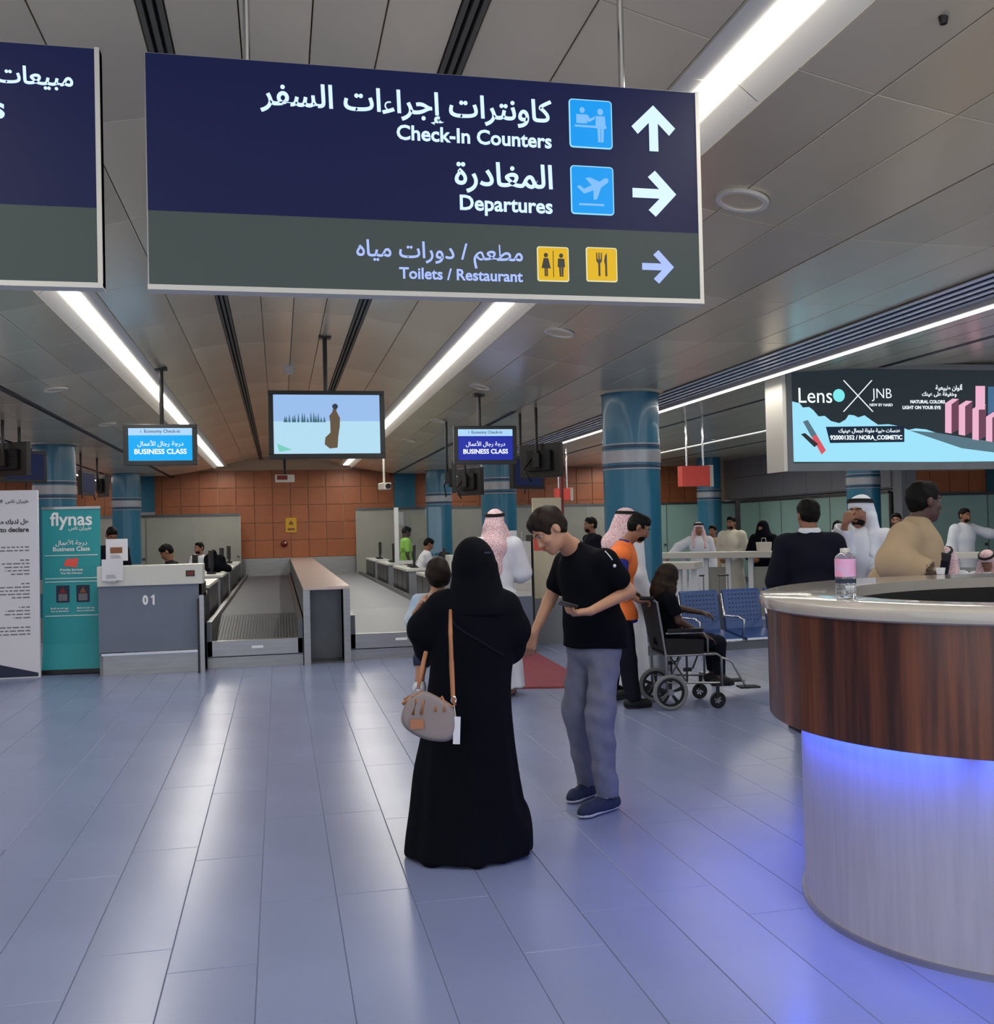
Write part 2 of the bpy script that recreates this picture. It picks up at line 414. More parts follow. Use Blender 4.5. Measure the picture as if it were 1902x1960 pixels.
bay(lx, {(-5.46, -5.4), (-8.7, -8.5)}, None)
tag(pan_far.build('ceiling_panel', M_['ceiling_metal'], ceiling), kind='stuff')
# slots and dark shadow lines of the ceiling
for sgn in (-1, 1):
    x = CX+sgn*.58; z = ceil_z(x); m = MB()
    m.box(x-.046, x-.026, Y0, YW, z-.006, z+.04); m.box(x-.010, x+.010, Y0, YW, z-.006, z+.04); m.box(x+.026, x+.046, Y0, YW, z-.006, z+.04)
    m.build('slot_diffuser', M_['slot_frame'], ceiling)
    MB().box(x-.046, x+.046, Y0, YW, z+.04, z+.05).build('slot_back', M_['black'], ceiling)
    x = CX+sgn*2.80; z = ceil_z(x)
    tag(MB().box(x-.035, x+.035, Y0 if sgn < 0 else 12.5, YW, z-.004, z+.03).build('shadow_gap', M_['dark_metal'], ceiling))
for x in (6.03, 10.23, -5.43):
    MB().box(x-.04, x+.04, Y0, YW, ceil_z(x)-.004, ceil_z(x)+.03).build('shadow_gap', M_['dark_metal'], ceiling)
# recessed light troughs
def trough(x, half, label, group, w=.062, flat=False, seg=.6, y0=1.2):
    z = ceil_z(x); t = root('strip_light', label, 'ceiling light', (x, y0, z), 0, group)
    L = YW-.02-y0; dz = (ceil_z(x+half)-ceil_z(x-half))/2
    m = MB()
    for s in (-1, 1):
        n = int(L/1.2)
        for i in range(n):
            ya, yb = i*L/n+.002, (i+1)*L/n-.002
            m.add([(s*half, ya, s*dz), (s*half, yb, s*dz), (s*(w+.004), yb, .035), (s*(w+.004), ya, .035)], [(0, 1, 2, 3) if s < 0 else (3, 2, 1, 0)])
    tag(m.build('trough_side', M_['trough_white'], t), kind='stuff')
    MB().box(-half, half, 0, L, .05, .08).build('housing', M_['trough_white'], t)
    n = int(L/seg); src = MB().box(-w, w, .004, seg-.004, .022, .034).build('diffuser', M_['lamp_white'], t)
    for i in range(1, n): inst('diffuser', src, (0, i*seg, 0), t)
    return t
trough(CX-1.57, .165, 'long recessed strip light left of the two hanging monitors, white edged', 'recessed ceiling strip lights')
trough(CX+1.57, .165, 'long recessed strip light passing behind the right end of the main blue sign', 'recessed ceiling strip lights')
trough(9.0, .1, 'strip light of the right bay ending behind the advertising light box', 'recessed ceiling strip lights', seg=1.2)
trough(-8.6, .1, 'strip light of the left bay above the far left hanging screens', 'recessed ceiling strip lights', seg=1.2)
# mirror-bright slats and thin light line over both column rows
def slat_band(x0, x1, xl, label):
    t = root('slatted_light_band', label, 'ceiling light', ((x0+x1)/2, Y0, 3.05), 0, 'slatted light bands')
    n = 5; w = (x1-x0)/n; L = YW-Y0
    for i in range(n):
        xa = x0-(x0+x1)/2+i*w
        MB().add([(xa+.006, 0, .0), (xa+w-.006, 0, .014), (xa+w-.006, L, .014), (xa+.006, L, .0), (xa+.006, 0, .01), (xa+w-.006, 0, .024), (xa+w-.006, L, .024), (xa+.006, L, .01)],
                 [(3, 2, 1, 0), (4, 5, 6, 7), (0, 1, 5, 4), (2, 3, 7, 6), (1, 2, 6, 5), (3, 0, 4, 7)]).build('slat', M_['mirror_slat'], t)
    c = (x0+x1)/2
    MB().box(xl-c-.05, xl-c+.05, 0, L, -.02, .03).build('rail', M_['trough_white'], t)
    MB().box(xl-c-.022, xl-c+.022, .5, L, -.032, -.02).build('light_line', M_['lamp_line'], t)
    return t
slat_band(4.2, 4.7, 4.76, 'mirror slats with a thin bright line above the advertising light box')
slat_band(-4.4, -3.98, -4.46, 'mirror slats with a thin bright line at the far left ceiling edge')

# walls
wall_far = struct('wall_far', MB().box(WX0, WX1, YW+.04, YW+.3, 0, 3.8), M_['joint_grey'])
psrc = MB().box(-.223, .223, 0, .04, -.223, .223).build('wall_panel', M_['orange_panel'], wall_far, bevel=.004)
first = True
for i in range(-24, 28):
    for j in range(5):
        x = .08+.46*i; z = .95+.23+.46*j
        if z-.23 > ceil_z(x) or x < WX0+.2 or x > WX1-.2: continue
        if first: psrc.location = (x, YW, z); first = False
        else: inst('wall_panel', psrc, (x, YW, z), wall_far)
struct('baseboard_far', MB().box(WX0, WX1, YW-.06, YW+.04, 0, .95), M_['steel'])
wl = struct('wall_left', MB().box(WX0-.2, WX0, Y0, YW+.3, 0, 3.8), M_['orange_panel'])
wr = struct('wall_right', MB().box(WX1, WX1+.2, 18.6, YW+.3, 2.25, 3.8).box(WX1, WX1+.2, 18.6, 18.9, 0, 2.25), M_['grey_panel'])
ps = None
for i in range(7):
    for j in range(2):
        q = (WX1-.02, 19.5+i*1.15, 2.56+.58*j)
        if ps is None: ps = MB().box(-.02, .02, -.57, .57, -.285, .285).build('wall_panel', M_['grey_panel'], wr, bevel=.004); ps.location = q
        else: inst('wall_panel', ps, q, wr)
ws = struct('wall_side_far', MB().box(WX1+.2, 21, 18.66, 18.9, 2.12, 3.8), M_['joint_grey'])
f2 = None
for i in range(18):
    for j in range(3):
        q = (WX1+.45+.46*i, 18.62, 2.36+.46*j)
        if f2 is None: f2 = inst('wall_panel', psrc, q, ws)
        else: inst('wall_panel', psrc, q, ws)
struct('wall_backing', MB().box(WX1+.1, WX1+.3, 18.55, YW+.3, 0, 3.8).box(20.9, 21.1, Y0, 19, 0, 3.8), M_['grey_panel'])
struct('wall_glass_backing', MB().box(WX1+.1, 21, 18.7, 18.8, 0, 2.2), M_['grey_panel'])
struct('wall_service_core', MB().box(14.6, 15.0, 18.3, 18.6, 0, 3.8), M_['teal'])

# glass partitions
def partition(name, label, p0, p1, h, n, m, group='frosted glass partitions'):
    p0, p1 = Vector((*p0, 0)), Vector((*p1, 0)); d = p1-p0; L = d.length; a = math.atan2(d.y, d.x)
    t = root(name, label, 'partition', tuple(p0), a, group)
    w = L/n
    src = MB().box(.012, w-.012, -.02, .02, .1, h-.06).build('glass_pane', m, t, bevel=.003)
    for i in range(1, n): inst('glass_pane', src, (i*w, 0, 0), t)
    MB().box(0, L, -.04, .04, h-.06, h).build('top_rail', M_['steel_dark'], t)
    MB().box(0, L, -.04, .04, 0, .1).build('bottom_rail', M_['steel'], t)
    for i in range(n+1): MB().box(i*w-.012, i*w+.012, -.03, .03, .1, h-.06).build('mullion', M_['steel'], t)
    for i in range(n):
        MB().box(w*i+w-.09, w*i+w-.03, -.04, -.02, 1.0, 1.06).build('lock_plate', M_['steel_dark'], t)
    return t
partition('glass_partition', 'frosted glass screen left of the orange tiled wall', (-6.6, 26.2), (-.95, 26.2), 2.12, 5, M_['frosted'])
partition('glass_partition', 'frosted glass screen right of the orange tiled wall', (1.95, 26.2), (9.4, 26.2), 2.2, 6, M_['frosted'])
partition('glass_partition', 'pale green glass screen behind the cream shirted man', (9.45, 26.3), (12.55, 26.3), 2.2, 3, M_['green_glass'])
partition('glass_partition', 'pale green glass wall below the grey side wall', (12.58, 26.0), (12.58, 19.0), 2.2, 6, M_['green_glass'])
partition('glass_partition', 'pale green glass screen behind the far right white robed man', (12.9, 18.4), (20.6, 18.4), 2.12, 5, M_['green_glass'])
def glass_booth():
    t = root('screen_frame', 'white framed glass screen beside the man in the lime shirt', 'partition', (2.27, 19.9, 0))
    MB().box(-.04, .04, -.04, .04, .0, 2.05).build('post', M_['white_paint'], t)
    MB().box(.04, .9, -.03, .03, .93, 1.0).build('rail', M_['white_paint'], t)
    MB().box(.04, .9, -.012, .012, 1.0, 2.05).build('glass_pane', M_['clear_glass'], t)
    return t
glass_booth()

# columns
def column(x, y, label, r=.315, top=None):
    z = top or ceil_z(x)
    t = root('column', label, 'column', (x, y, 0), 0, 'round teal columns')
    n = 40
    MB().lathe([(r+.06, 0), (r+.06, .36), (r+.03, .38)], n).build('plinth', M_['steel'], t, smooth='auto')
    MB().lathe([(r, .36), (r, .76), ], n, cap=False).build('lower_shaft', M_['teal'], t, smooth='auto')
    MB().lathe([(r+.004, .75), (r+.012, .755), (r+.012, .96), (r+.004, .965)], n, cap=False).build('grey_band', M_['band_grey'], t, smooth='auto')
    MB().lathe([(r, .95), (r, z+.05)], n, cap=False).build('shaft', M_['teal'], t, smooth='auto')
    MB().lathe([(r+.003, 2.275), (r+.010, 2.28), (r+.010, 2.415), (r+.003, 2.42)], n, cap=False).build('grey_band', M_['band_grey'], t, smooth='auto')
    for zz in (2.205, 2.475):
        MB().lathe([(r+.003, zz), (r+.008, zz+.003), (r+.008, zz+.015), (r+.003, zz+.018)], n, cap=False).build('thin_ring', M_['band_grey'], t, smooth='auto')
        zd = zz+.022 if zz < 2.3 else zz-.035
        MB().lathe([(r+.003, zd), (r+.006, zd+.003), (r+.006, zd+.027), (r+.003, zd+.03)], n, cap=False).build('dark_ring', M_['band_dark'], t, smooth='auto')
    MB().lathe([(r+.012, z-.02), (r+.05, z-.01), (r+.12, z+.03)], n, cap=False).build('collar', M_['ceiling_metal'], t, smooth='auto')
    return t
column(3.85, 10.65, 'nearest round teal column, behind the attendant in the orange vest')
column(3.85, 17.6, 'teal column behind the man in the pink checked headcloth')
column(3.85, 24.5, 'slim far teal column beside the seated white shirted clerk')
column(-3.42, 16.9, 'teal column behind the turquoise roll-up banner')
column(-3.42, 24.5, 'teal column behind the poster on counter 01')
column(11.15, 17.7, 'teal column behind the man in the white headcloth')
column(11.15, 24.9, 'teal column behind the right red hanging sign')
def pilaster(x, label, z0=2.2):
    t = root('pilaster', label, 'column', (x, YW-.12, 0), 0, 'flat teal pilasters')
    MB().box(-.28, .28, -.1, .11, z0, ceil_z(x)+.1).build('shaft', M_['teal'], t)
    MB().box(-.29, .29, -.11, .11, z0-.16, z0).build('grey_band', M_['band_grey'], t)
    MB().box(-.28, .28, -.1, .11, 0, z0-.16).build('lower_shaft', M_['grey_panel'], t)
pilaster(-3.35, 'flat teal pilaster on the orange wall, left of the tiled middle')
pilaster(3.3, 'flat teal pilaster on the orange wall, right of the tiled middle')
# ================================================================ hanging signs
SY = 3.25
gl('sign_navy', (10, 20, 74), .62); gl('sign_navy_deep', (6, 16, 60), .6); gl('sign_grey', (74, 84, 84), .62)
gl('text_ice', (190, 215, 255), 1.25); gl('text_lilac', (165, 185, 255), 1.0); gl('arrow_ice', (200, 225, 255), 1.1)
gl('icon_blue', (0, 150, 235), .95); gl('icon_edge', (150, 215, 255), 1.0); gl('icon_figure', (120, 180, 240), 1.0)
gl('icon_yellow', (225, 180, 20), .9); gl('icon_cream', (225, 220, 170), .9)
def ap(poly, k, ox, oy, rot=0.0):
    c, s = math.cos(rot), math.sin(rot)
    return [(ox+k*(x*c-y*s), oy+k*(x*s+y*c)) for x, y in poly]
ARROW = [(-.5, -.1), (.12, -.1), (-.14, -.36), (.02, -.5), (.5, 0), (.02, .5), (-.14, .36), (.12, .1), (-.5, .1)]
def rrect(w, h, r, n=4):
    out = []
    for cx, cy, a0 in ((w/2-r, h/2-r, 0), (-w/2+r, h/2-r, 90), (-w/2+r, -h/2+r, 180), (w/2-r, -h/2+r, 270)):
        for i in range(n+1):
            a = math.radians(a0+90*i/n); out.append((cx+r*math.cos(a), cy+r*math.sin(a)))
    return out
def circ(cx, cy, r, n=14): return [(cx+r*math.cos(2*math.pi*i/n), cy+r*math.sin(2*math.pi*i/n)) for i in range(n)]
def flat(t, name, poly, m, px=None, py=None, Y=SY, z0=0, z1=.003, loc=None, parent=None, label=None):
    p = on_y(px, py, Y) if loc is None else Vector(loc)
    o = MB().prism(poly, z0, z1, M=face((p.x, Y if loc is None else p.y, p.z))).build(name, m, parent or t, world=True)
    if label: o['label'] = label
    return o
def box_sign(label, x0, x1, z0, zs, z1, y, rods, group):
    t = root('hanging_sign', label, 'sign', ((x0+x1)/2, y+.07, z0), 0, group)
    MB().box(x0, x1, y+.006, y+.05, z0, z1).build('housing', M_['steel'], t, world=True)
    MB().box(x0+.004, x1-.012, y, y+.008, zs, z1-.004).build('blue_face', M_['sign_navy'], t, world=True)
    MB().box(x0+.004, x1-.012, y, y+.008, z0+.012, zs).build('grey_face', M_['sign_grey'], t, world=True)
    MB().box(x0, x1, y-.004, y+.054, z0-.006, z0+.010).build('bottom_trim', M_['off_white'], t, world=True)
    MB().box(x1-.014, x1, y-.003, y+.05, z0, z1).build('side_trim', M_['off_white'], t, world=True)
    for rx_ in rods:
        zc = ceil_z(rx_); m = MB().tube([(rx_, y+.028, z1-.01), (rx_, y+.028, zc)], .011, 10)
        m.build('suspension_rod', M_['chrome'], t, world=True, smooth='auto')
    return t
grp = 'blue hanging direction signs'
pa, pb = on_y(275, 97, SY), on_y(1347, 578, SY); zsplit = on_y(278, 402, SY).z
sg = box_sign('main blue direction sign reading Check-In Counters and Departures', pa.x, pb.x, 2.366, zsplit, 3.10, SY, (-.07, 1.185), grp)
def line(s, pxl, pxr, py, m, t=sg, al='RIGHT', ar=False, bold=.012, Y=SY):
    a, b = on_y(pxl, py, Y), on_y(pxr, py, Y); x = {'RIGHT': b.x, 'LEFT': a.x, 'CENTER': (a.x+b.x)/2}[al]
    o = text(arabic(s) if ar else s, b.x-a.x, m, t, face((x, Y-.0005, (a.z+b.z)/2)), al, bold)
    return tag(o, ('Arabic' if ar else 'English')+' lettering in pale illuminated blue')
line('كاونترات إجراءات السفر', 498, 1055, 205, M_['text_ice'], ar=True, bold=.018)
line('Check-In Counters', 759, 1055, 262, M_['text_ice'], bold=.022)
line('المغادرة', 870, 1057, 342, M_['text_ice'], ar=True, bold=.018)
line('Departures', 880, 1057, 396, M_['text_ice'], bold=.022)
line('مطعم / دورات مياه', 682, 1000, 488, M_['text_lilac'], ar=True)
line('Toilets / Restaurant', 764, 1000, 526, M_['text_lilac'], bold=.02)
flat(sg, 'arrow', ap(ARROW, .158, 0, 0, math.pi/2), M_['arrow_ice'], 1250, 246, label='arrow pointing up')
flat(sg, 'arrow', ap(ARROW, .158, 0, 0), M_['arrow_ice'], 1252, 371, label='large arrow pointing right')
flat(sg, 'arrow', ap(ARROW, .115, 0, 0), M_['text_lilac'], 1259, 511, label='small arrow pointing right')
def icon(px, py, w, h, fill, edge, figs, label, r=.012):
    o = flat(sg, 'pictogram', rrect(w, h, r), edge, px, py, label=label); p = on_y(px, py, SY)
    MB().prism(rrect(w-.008, h-.008, r*.7), .003, .005, M=face((p.x, SY, p.z))).build('field', fill, o, world=True)
    m = MB()
    for f in figs[1]: m.prism([(x*w, y*h) for x, y in f], .005, .0065, M=face((p.x, SY, p.z)))
    m.build('figure', figs[0], o, world=True)
MAN = lambda cx, cy, k: [circ(cx, cy+.34*k, .09*k), [(cx-.14*k, cy+.22*k), (cx+.14*k, cy+.22*k), (cx+.16*k, cy-.12*k), (cx+.1*k, cy-.12*k), (cx+.08*k, cy-.5*k), (cx+.01*k, cy-.5*k), (cx+.01*k, cy-.12*k), (cx-.01*k, cy-.12*k), (cx-.01*k, cy-.5*k), (cx-.08*k, cy-.5*k), (cx-.1*k, cy-.12*k), (cx-.16*k, cy-.12*k)]]
WOM = lambda cx, cy, k: [circ(cx, cy+.34*k, .09*k), [(cx-.1*k, cy+.22*k), (cx+.1*k, cy+.22*k), (cx+.2*k, cy-.18*k), (cx+.07*k, cy-.18*k), (cx+.07*k, cy-.5*k), (cx+.01*k, cy-.5*k), (cx+.01*k, cy-.18*k), (cx-.01*k, cy-.18*k), (cx-.01*k, cy-.5*k), (cx-.07*k, cy-.5*k), (cx-.07*k, cy-.18*k), (cx-.2*k, cy-.18*k)]]
icon(1130, 238, .152, .165, M_['icon_blue'], M_['icon_edge'], (M_['icon_figure'], MAN(.22, 0, .75) + [circ(-.2, .27, .06), [(-.34, .18), (-.08, .18), (-.02, .1), (.1, .16), (.08, .1), (-.04, .03), (-.08, .05), (-.1, 0), (-.34, 0)], [(-.38, -.04), (.36, -.04), (.36, -.08), (-.38, -.08)]]), 'check-in counter pictogram in light blue')
icon(1133, 365, .152, .165, M_['icon_blue'], M_['icon_edge'], (M_['icon_figure'], [[(-.36, .06), (-.3, .09), (-.2, .02), (-.02, .1), (-.16, .24), (-.06, .26), (.16, .18), (.3, .26), (.38, .24), (.36, .17), (.2, .06), (.1, -.18), (.02, -.2), (.02, 0), (-.2, -.08)], [(-.32, -.28), (.26, -.28), (.26, -.32), (-.32, -.32)]]), 'departing aeroplane pictogram in light blue')
icon(1058, 506, .11, .117, M_['icon_yellow'], M_['icon_cream'], (M_['black'], WOM(-.23, 0, .72) + MAN(.25, 0, .72) + [[(-.01, -.38), (.01, -.38), (.01, .38), (-.01, .38)]]), 'yellow toilets pictogram', .008)
icon(1151, 507, .11, .117, M_['icon_yellow'], M_['icon_cream'], (M_['black'], [[(-.12, -.34), (-.06, -.34), (-.06, .02), (0, .1), (0, .34), (-.03, .34), (-.04, .14), (-.07, .14), (-.075, .34), (-.105, .34), (-.11, .14), (-.14, .14), (-.15, .34), (-.18, .34), (-.18, .1), (-.12, .02)], [(.1, -.34), (.16, -.34), (.16, .34), (.1, .26), (.07, .1), (.1, -.02)]]), 'yellow restaurant pictogram', .008)
xr = on_y(193, 300, SY).x
sg2 = box_sign('blue direction sign cut off by the left edge of the photo', xr-1.83, xr, 2.366, zsplit, 3.10, SY, (xr-.66+.35, xr-1.5), grp)
a = on_y(140, 155, SY)
tag(text(arabic('مبيعات التذاكر'), .42, M_['text_ice'], sg2, face((a.x, SY-.0005, a.z)), 'RIGHT', .018), 'Arabic lettering in pale illuminated blue')
a = on_y(9, 206, SY)
tag(text('Sales', .18, M_['text_ice'], sg2, face((a.x, SY-.0005, a.z)), 'RIGHT', .022), 'English lettering in pale illuminated blue')

# small red hanging signs
def red_sign(px0, px1, py0, py1, Y, label):
    a = on_y(px0, py0, Y); b = on_y(px1, py1, Y); ch = abs(b.x-a.x)
    t = root('hanging_sign', label, 'sign', ((a.x+b.x)/2, Y, b.z), 0, 'red hanging signs')
    MB().box(a.x, b.x, Y, Y+.16, b.z, a.z).build('housing', M_['red_sign'], t, world=True)
    MB().box(b.x, b.x+.05, Y-.005, Y+.165, b.z-.01, a.z+.01).build('side_trim', M_['off_white'], t, world=True)
    m = MB(); w = b.x-a.x; z = (a.z+b.z)/2
    for x in (a.x+w*.25, b.x-w*.15): MB().tube([(x, Y+.08, a.z), (x, Y+.08, ceil_z(x))], .014, 8).build('suspension_rod', M_['chrome'], t, world=True)
    return t
red_sign(1305, 1359, 892, 930, 13.0, 'larger red hanging sign on two rods right of the big column')
red_sign(1064, 1092, 935, 957, 17.5, 'smaller red hanging sign left of the big column')

# monitors hanging from the ceiling
def monitor(px0, px1, py0, py1, Y, label, poletop=None, polex=None):
    a, b = on_y(px0, py0, Y), on_y(px1, py1, Y); z1, z0 = a.z, b.z; x0, x1 = a.x, b.x
    t = root('hanging_monitor', label, 'monitor', ((x0+x1)/2, Y, z0), 0, 'monitors hung over the check-in hall')
    fr = MB(); w = .05
    fr.box(x0, x1, Y, Y+.07, z0, z0+w).box(x0, x1, Y, Y+.07, z1-w*.8, z1).box(x0, x0+w, Y, Y+.07, z0+w, z1-w*.8).box(x1-w, x1, Y, Y+.07, z0+w, z1-w*.8)
    fr.build('bezel', M_['black'], t, world=True, bevel=.004)
    MB().box(x0+.03, x1-.03, Y+.05, Y+.11, z0+.03, z1-.03).build('back_cover', M_['black_matte'], t, world=True)
    px = on_y(polex, py0, Y).x if polex else (x0+x1)/2
    MB().tube([(px, Y+.09, z1-.15), (px, Y+.09, ceil_z(px)+.02)], .022, 10).build('pole', M_['black'], t, world=True)
    MB().box(px-.06, px+.06, Y+.03, Y+.15, ceil_z(px)-.02, ceil_z(px)+.01).build('ceiling_bracket', M_['black'], t, world=True)
    return t, x0+w, x1-w, z0+w, z1-w*.8, Y
gl('scr_dim', (16, 30, 70), .5); gl('scr_cyan', (0, 165, 240), .95); gl('scr_pale', (170, 210, 250), .95); gl('scr_navy', (30, 44, 160), .9); gl('scr_white', (235, 240, 255), 1)
gl('scr_sky', (150, 185, 230), .95); gl('scr_snow', (175, 215, 235), .95); gl('scr_brown', (104, 88, 66), .8); gl('scr_dark', (50, 60, 70), .8); gl('scr_green', (120, 205, 190), .9); gl('scr_tree', (70, 110, 130), .8)
t, x0, x1, z0, z1, Y = monitor(512, 738, 747, 877, 10.0, 'large hanging monitor showing a brown cloaked figure on pale ground', polex=624)
MB().box(x0, x1, Y+.01, Y+.02, z0, z1).build('screen', M_['scr_sky'], t, world=True)
zz = z0+(z1-z0)*.55
MB().box(x0, x1, Y+.006, Y+.01, z0, zz).build('pale_ground', M_['scr_snow'], t, world=True)
xm = on_y(640, 800, Y).x; F0 = lambda x, z: face((x, Y+.006, z))
MB().prism(ap([(0, .5), (.05, .44), (.05, .36), (.13, .2), (.12, 0), (.08, -.25), (.06, -.5), (-.12, -.52), (-.24, -.42), (-.22, -.26), (-.1, -.14), (-.1, .1), (-.12, .25), (-.05, .34)], (z1-z0)*.72, 0, 0), 0, .004, M=F0(xm, z0+(z1-z0)*.46)).build('cloaked_figure', M_['scr_brown'], t, world=True)
MB().prism(circ(0, 0, .028), .004, .006, M=F0(xm+.008, z0+(z1-z0)*.8)).build('hood', M_['scr_dark'], t, world=True)
tr = MB()
for i in range(15):
    x = x0+.1+i*.028+R_.uniform(-.008, .008); h = R_.uniform(.05, .12); tr.prism([(-.012, 0), (.012, 0), (0, h)], 0, .003, M=F0(x, zz-.01))
tag(tr.build('distant_trees', M_['scr_tree'], t, world=True), kind='stuff')
MB().prism([(0, 0), (.14, -.06), (.02, -.08)], 0, .003, M=F0(x0+.03, z0+.1)).build('green_mark', M_['scr_green'], t, world=True)
def class_screen(px0, px1, py0, py1, Y, label, bg, polex, topc):
    t, x0, x1, z0, z1, Y = monitor(px0, px1, py0, py1, Y, label, polex=polex)
    h = z1-z0; w = x1-x0; c = (x0+x1)/2
    MB().box(x0, x1, Y+.01, Y+.02, z0, z1).build('screen', bg, t, world=True)
    MB().box(x0, x1, Y+.006, Y+.01, z1-h*.22, z1).build('header_bar', topc, t, world=True)
    text('i  Economy Check-in', w*.62, M_['scr_dark'], t, face((c, Y+.005, z1-h*.11)), bold=.01)
    text(arabic('درجة رجال الأعمال'), w*.72, M_['scr_white'], t, face((c, Y+.009, z0+h*.52)), bold=.01)
    text('BUSINESS CLASS', w*.82, M_['scr_white'], t, face((c, Y+.009, z0+h*.28)), bold=.03)
    return t
class_screen(235, 378, 812, 890, 11.0, 'left hanging monitor with a bright cyan BUSINESS CLASS screen', M_['scr_cyan'], 308, M_['scr_pale'])
class_screen(868, 990, 815, 888, 11.5, 'right hanging monitor with a dark blue BUSINESS CLASS screen', M_['scr_navy'], 920, M_['scr_pale'])
def side_monitor(x, y, z, rz, label, w=.72, h=.42, n=1, lit=True):
    """monitors seen from behind or edge-on, on a ceiling pole"""
    t = root('hanging_monitor', label, 'monitor', (x, y, z), rz, 'dark monitors hung along the counters')
    MB().box(-w/2, w/2, -.035, .035, -h/2, h/2).build('bezel', M_['black'], t, bevel=.006)
    MB().box(-w/2+.04, w/2-.04, -.038, -.034, -h/2+.04, h/2-.04).build('screen', M_['scr_dim'] if lit else M_['black_matte'], t)
    MB().box(-w*.3, w*.3, .035, .08, -h*.3, h*.3).build('back_cover', M_['black_matte'], t, bevel=.01)
    for i in range(6): MB().box(-w*.28, w*.28, .08, .084, -h*.25+i*.035, -h*.25+i*.035+.012).build('vent_rib', M_['dark_metal'], t)
    MB().tube([(0, .1, -h*.2), (0, .1, ceil_z(x)-z)], .02, 8).build('pole', M_['black'], t)
    MB().box(-.05, .05, .07, .13, -h*.2, h*.2).build('bracket', M_['dark_metal'], t)
    MB().tube([(.06, .09, h*.1), (.16, .15, -.1), (.08, .12, -h*.62)], .012, 6).build('cable', M_['black'], t, smooth=True)
    return t
for px, py, D, rz, lb in ((18, 880, 12.5, 2.6, 'dark hanging monitor seen from behind, cut by the left photo edge'), (45, 893, 13.2, .7, 'dark hanging monitor with a blue edge just left of the left column'), (166, 925, 17.5, 1.35, 'edge-on dark hanging monitor just right of the left column'), (197, 930, 18.8, 2.0, 'dark hanging monitor cluster before the far left column'),
                          (869, 915, 14.5, 1.4, 'edge-on dark hanging monitor under the right BUSINESS CLASS screen'), (900, 922, 15.5, 2.1, 'dark hanging monitor beside the pink headcloth man\'s column'), (1036, 882, 12.5, 2.3, 'tilted dark hanging monitor left of the big column'), (1008, 905, 13.0, .6, 'dark hanging monitor with a blue screen right of the middle column')):
    p = at(px, py, D); side_monitor(p.x, p.y, p.z, rz, lb, w=.6 if D < 14 else .55, h=.42)

# advertising light box
LY = 9.2; a, b = on_y(1512, 705, LY), on_y(1512, 887, LY); X0, X1, Z0, Z1 = a.x, a.x+4.2, b.z, a.z
gl('ad_dark', (32, 42, 48), .9); gl('ad_cloud', (150, 215, 238), 1.0); gl('ad_cloud_deep', (110, 190, 225), .95); gl('ad_white', (235, 245, 250), 1.0); gl('ad_aqua', (120, 222, 226), 1.0); gl('ad_navy', (14, 36, 58), .8)
gl('ad_pink', (226, 170, 196), 1.0); gl('ad_pink_dark', (110, 66, 88), .8); gl('ad_red', (214, 84, 96), .9); gl('ad_steel', (90, 120, 136), .8); gl('ad_blue', (70, 110, 150), .8)
bb = root('advertising_light_box', 'wide hanging light box advertising contact lenses over the round counter', 'billboard', (X0, LY, Z0))
MB().box(X0-.06, X1, LY+.01, LY+.34, Z0-.06, Z1+.05).build('housing', M_['steel'], bb, world=True, bevel=.006)
m = MB().box(X0-.06, X1, LY-.02, LY+.012, Z0-.08, Z0).box(X0-.06, X1, LY-.02, LY+.012, Z1, Z1+.06).box(X0-.06, X0, LY-.02, LY+.012, Z0, Z1); m.build('frame', M_['steel_dark'], bb, world=True)
MB().box(X0-.10, X0-.06, LY-.01, LY+.35, Z0-.08, Z1+.06).build('side_panel', M_['off_white'], bb, world=True)
MB().box(X0, X1, LY+.0, LY+.012, Z0, Z1).build('dark_print', M_['ad_dark'], bb, world=True)
def bp_(px, py): q = on_y(px, py, LY); return q
def bpoly(pts): return [(bp_(*q).x, bp_(*q).z) for q in pts]
def bput(name, pts, m, lev, label=None):
    n = bpoly(pts)
    if sum(n[i][0]*n[(i+1) % len(n)][1]-n[(i+1) % len(n)][0]*n[i][1] for i in range(len(n))) < 0: n = n[::-1]
    o = MB().prism(n, lev, lev+.002, M=face((0, LY, 0))).build(name, m, bb, world=True)
    if label: o['label'] = label
    return o
cl = [(1514, 768), (1530, 772), (1536, 780), (1548, 779), (1556, 785), (1566, 797), (1578, 796), (1590, 806), (1606, 810), (1618, 803), (1624, 794), (1634, 795), (1642, 799), (1654, 795), (1668, 805), (1680, 813), (1700, 812), (1722, 816), (1738, 823), (1752, 820), (1772, 822), (1790, 828), (1830, 850), (1870, 858), (1902, 862), (2000, 868), (2120, 850), (2200, 840), (2200, 884), (1514, 884)]
bput('cloud_print', cl, M_['ad_cloud'], .0)
bput('cloud_shadow', [(1740, 824), (1790, 828), (1850, 838), (1902, 846), (2100, 840), (2100, 862), (1902, 866), (1840, 858)], M_['ad_steel'], .002)
bput('caption_strip', [(1580, 817), (1730, 815), (1730, 846), (1588, 848)], M_['ad_navy'], .002)
bput('lipstick_print', [(1536, 807), (1545, 804), (1580, 862), (1572, 870)], M_['ad_red'], .003, 'red lipstick tube'); bput('lipstick_print', [(1536, 807), (1545, 804), (1562, 832), (1552, 836)], M_['ad_steel'], .005, 'steel cap')
bput('lipstick_print', [(1532, 831), (1540, 829), (1565, 850), (1558, 856)], M_['black'], .004, 'black tube')
